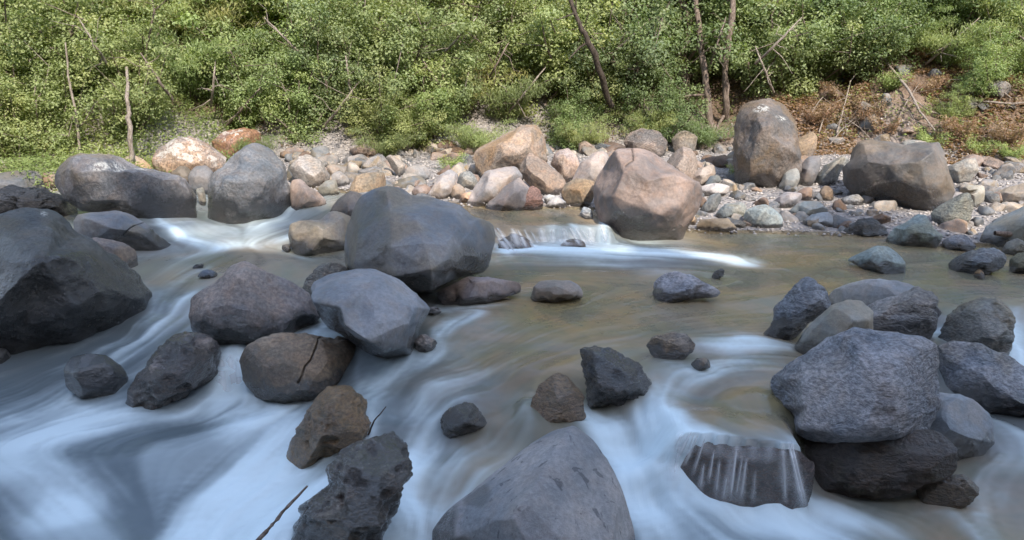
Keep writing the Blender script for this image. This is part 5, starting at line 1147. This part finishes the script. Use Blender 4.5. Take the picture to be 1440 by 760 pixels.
y = hY(1030, .75); wood('bare_trunk', 'pinkish twisted trunk right of the dark leafy tree', 'tree trunk', [P(1020,190,y+.3),P(1022,150,y),P(1020,90,y),P(1028,40,y+.1),P(1030,-20,y+.3)], [.13,.12,.10,.10,.08], 'bark', 'bare trunks', 5, 5)
y = hY(985, .5); wood('bare_trunk', 'thick brown trunk standing between the shaded boulders', 'tree trunk', [P(1005,215,y),P(1000,180,y+.1),P(992,120,y+.2),P(985,60,y+.4),P(975,-40,y+.9)], [.16,.13,.11,.10,.08], 'bark', 'bare trunks', 6, 3)
for i, (px, top, lab) in enumerate([(1184,20,'leftmost of three bare brown trunks at the top of the leafy slope'),(1200,0,'middle of three bare brown trunks at the top of the leafy slope'),(1262,-20,'rightmost of three bare brown trunks at the top of the leafy slope')]):
    y = hY(px, 2.4+i*.3); wood('bare_trunk', lab, 'tree trunk', [P(px,118,y),P(px+2,70,y),P(px+1,top,y+.1),P(px+5,top-60,y+.2)], [.07,.06,.05,.04], 'bark', 'bare trunks', 7+i, 4)
BR_SPOTS = [(300,120,'hanging among the olive bush'),(330,90,'in the trailing olive bush'),(345,150,'low in the trailing olive bush'),(480,150,'leaning in the bushy dark green shrub'),(490,110,'above the bushy dark green shrub'),(405,60,'in the upper left trees'),
  (610,110,'in the olive green tree'),(640,60,'high in the olive green tree'),(700,90,'left of the dark leaning trunk'),(740,130,'above the highest cream boulder'),(880,60,'right of the dark leaning trunk'),(900,90,'over the dark shrub'),(1075,100,'in the light green tree'),(1095,60,'high beside the light green tree'),
  (1120,130,'at the top of the leafy slope'),(130,60,'in the pale green trees at left'),(220,110,'behind the pale bare trunk'),(1340,60,'in the light shrub at upper right'),(1010,60,'beside the pinkish twisted trunk'),(560,60,'in the dense tree above the middle bank')]
for i, (px, py, where) in enumerate(BR_SPOTS):
    y = hY(px, -.15 if px < 1100 else 2.0)+(.1 if py > 100 else .5); dx = random.uniform(-40, 40)
    wood('bare_branch', f'thin pale bare branch {where}', 'branch', [P(px-dx, py+30, y+.35), P(px-dx*.3, py+8, y), P(px+dx*.4, py-15, y-.05), P(px+dx, py-35, y+.2)], [.028, .024, .018, .01], random.choice(['palebark', 'bark']), 'bare branches in the undergrowth', 40+i, 5)
def hp(px, py, lift=.05): q = hit(px, py); return q+[0, -.05, lift]
wood('fallen_branch', 'long pale fallen branch lying down the leafy slope', 'branch', [hp(1230,95,.35),hp(1252,120,.3),hp(1275,142,.2),hp(1290,168,.15),hp(1312,192,.1)], [.024,.026,.026,.022,.016], 'palebark', 'fallen branches', 12, 7)
wood('fallen_branch', 'thin grey fallen branch right of the long pale one', 'branch', [hp(1284,150,.12),hp(1305,160),hp(1335,170),hp(1365,176)], [.016,.014,.012,.008], 'palebark', 'fallen branches', 13, 3)
wood('fallen_branch', 'forked bare branch on the red leaves of the slope', 'branch', [hp(1175,192),hp(1185,160,.2),hp(1192,135,.3),hp(1205,120,.35),hp(1228,120,.3)], [.016,.014,.012,.01,.007], 'palebark', 'fallen branches', 14, 7)
wood('fallen_branch', 'curved bare branch left of the forked one', 'branch', [hp(1150,190),hp(1158,170,.15),hp(1172,158,.2),hp(1195,150,.25)], [.014,.012,.01,.006], 'palebark', 'fallen branches', 15, 6)
wood('fallen_branch', 'dead grey branch reaching in from the right edge', 'branch', [hp(1470,125,.5),hp(1440,105,.6),hp(1415,88,.6),hp(1390,80,.5)], [.03,.025,.018,.01], 'palebark', 'fallen branches', 16, 8)
wood('fallen_branch', 'thin bare branch across the slope above the right pebbles', 'branch', [hp(1370,150,.1),hp(1390,155,.15),hp(1420,157,.15),hp(1460,150,.1)], [.02,.02,.015,.01], 'palebark', 'fallen branches', 17, 5)
for i, (px, py, dx, dy_, where) in enumerate([(1165,205,40,-35,'above the triangular boulder'),(1190,180,55,-20,'among the dry brush of the slope'),(1225,200,-45,-30,'above the large right block'),(1140,160,30,-30,'at the left end of the leafy slope'),(1320,180,50,-25,'right of the thin grey fallen branch'),(1385,185,45,10,'over the red leaves at right'),(1260,170,30,-45,'beside the middle of the long pale branch'),(1420,140,-40,-10,'in the brush near the right edge'),(1345,130,40,-20,'under the pale green feathery bush')]):
    wood('fallen_branch', f'tangle of thin grey twigs {where}', 'branch', [hp(px, py, .02), hp(px+dx*.4, py+dy_*.4, .12), hp(px+dx, py+dy_, .12)], [.012, .010, .006], 'palebark', 'tangled twigs on the slope', 70+i, 9)
q = hit(1400, 338); wood('driftwood_log', 'short grey driftwood log resting on the stones at the right edge', 'log', [P(1399,328,q[1]-.35),P(1430,331,q[1]-.35),P(1475,335,q[1]-.35)], [.035,.045,.05], 'bark', None, 18)
wood('stick', 'reddish stick rising from the water at the bottom left', 'stick', [P(330,795,4.55),P(375,748,4.75),P(405,712,5.0),P(432,684,5.2)], [.016,.014,.012,.008], 'bark', None, 19)
wood('twig', 'thin twig standing behind the upright brown boulder', 'twig', [P(518,612,6.05),P(526,592,6.05),P(543,572,6.1)], [.008,.007,.004], 'darkbark', None, 20)
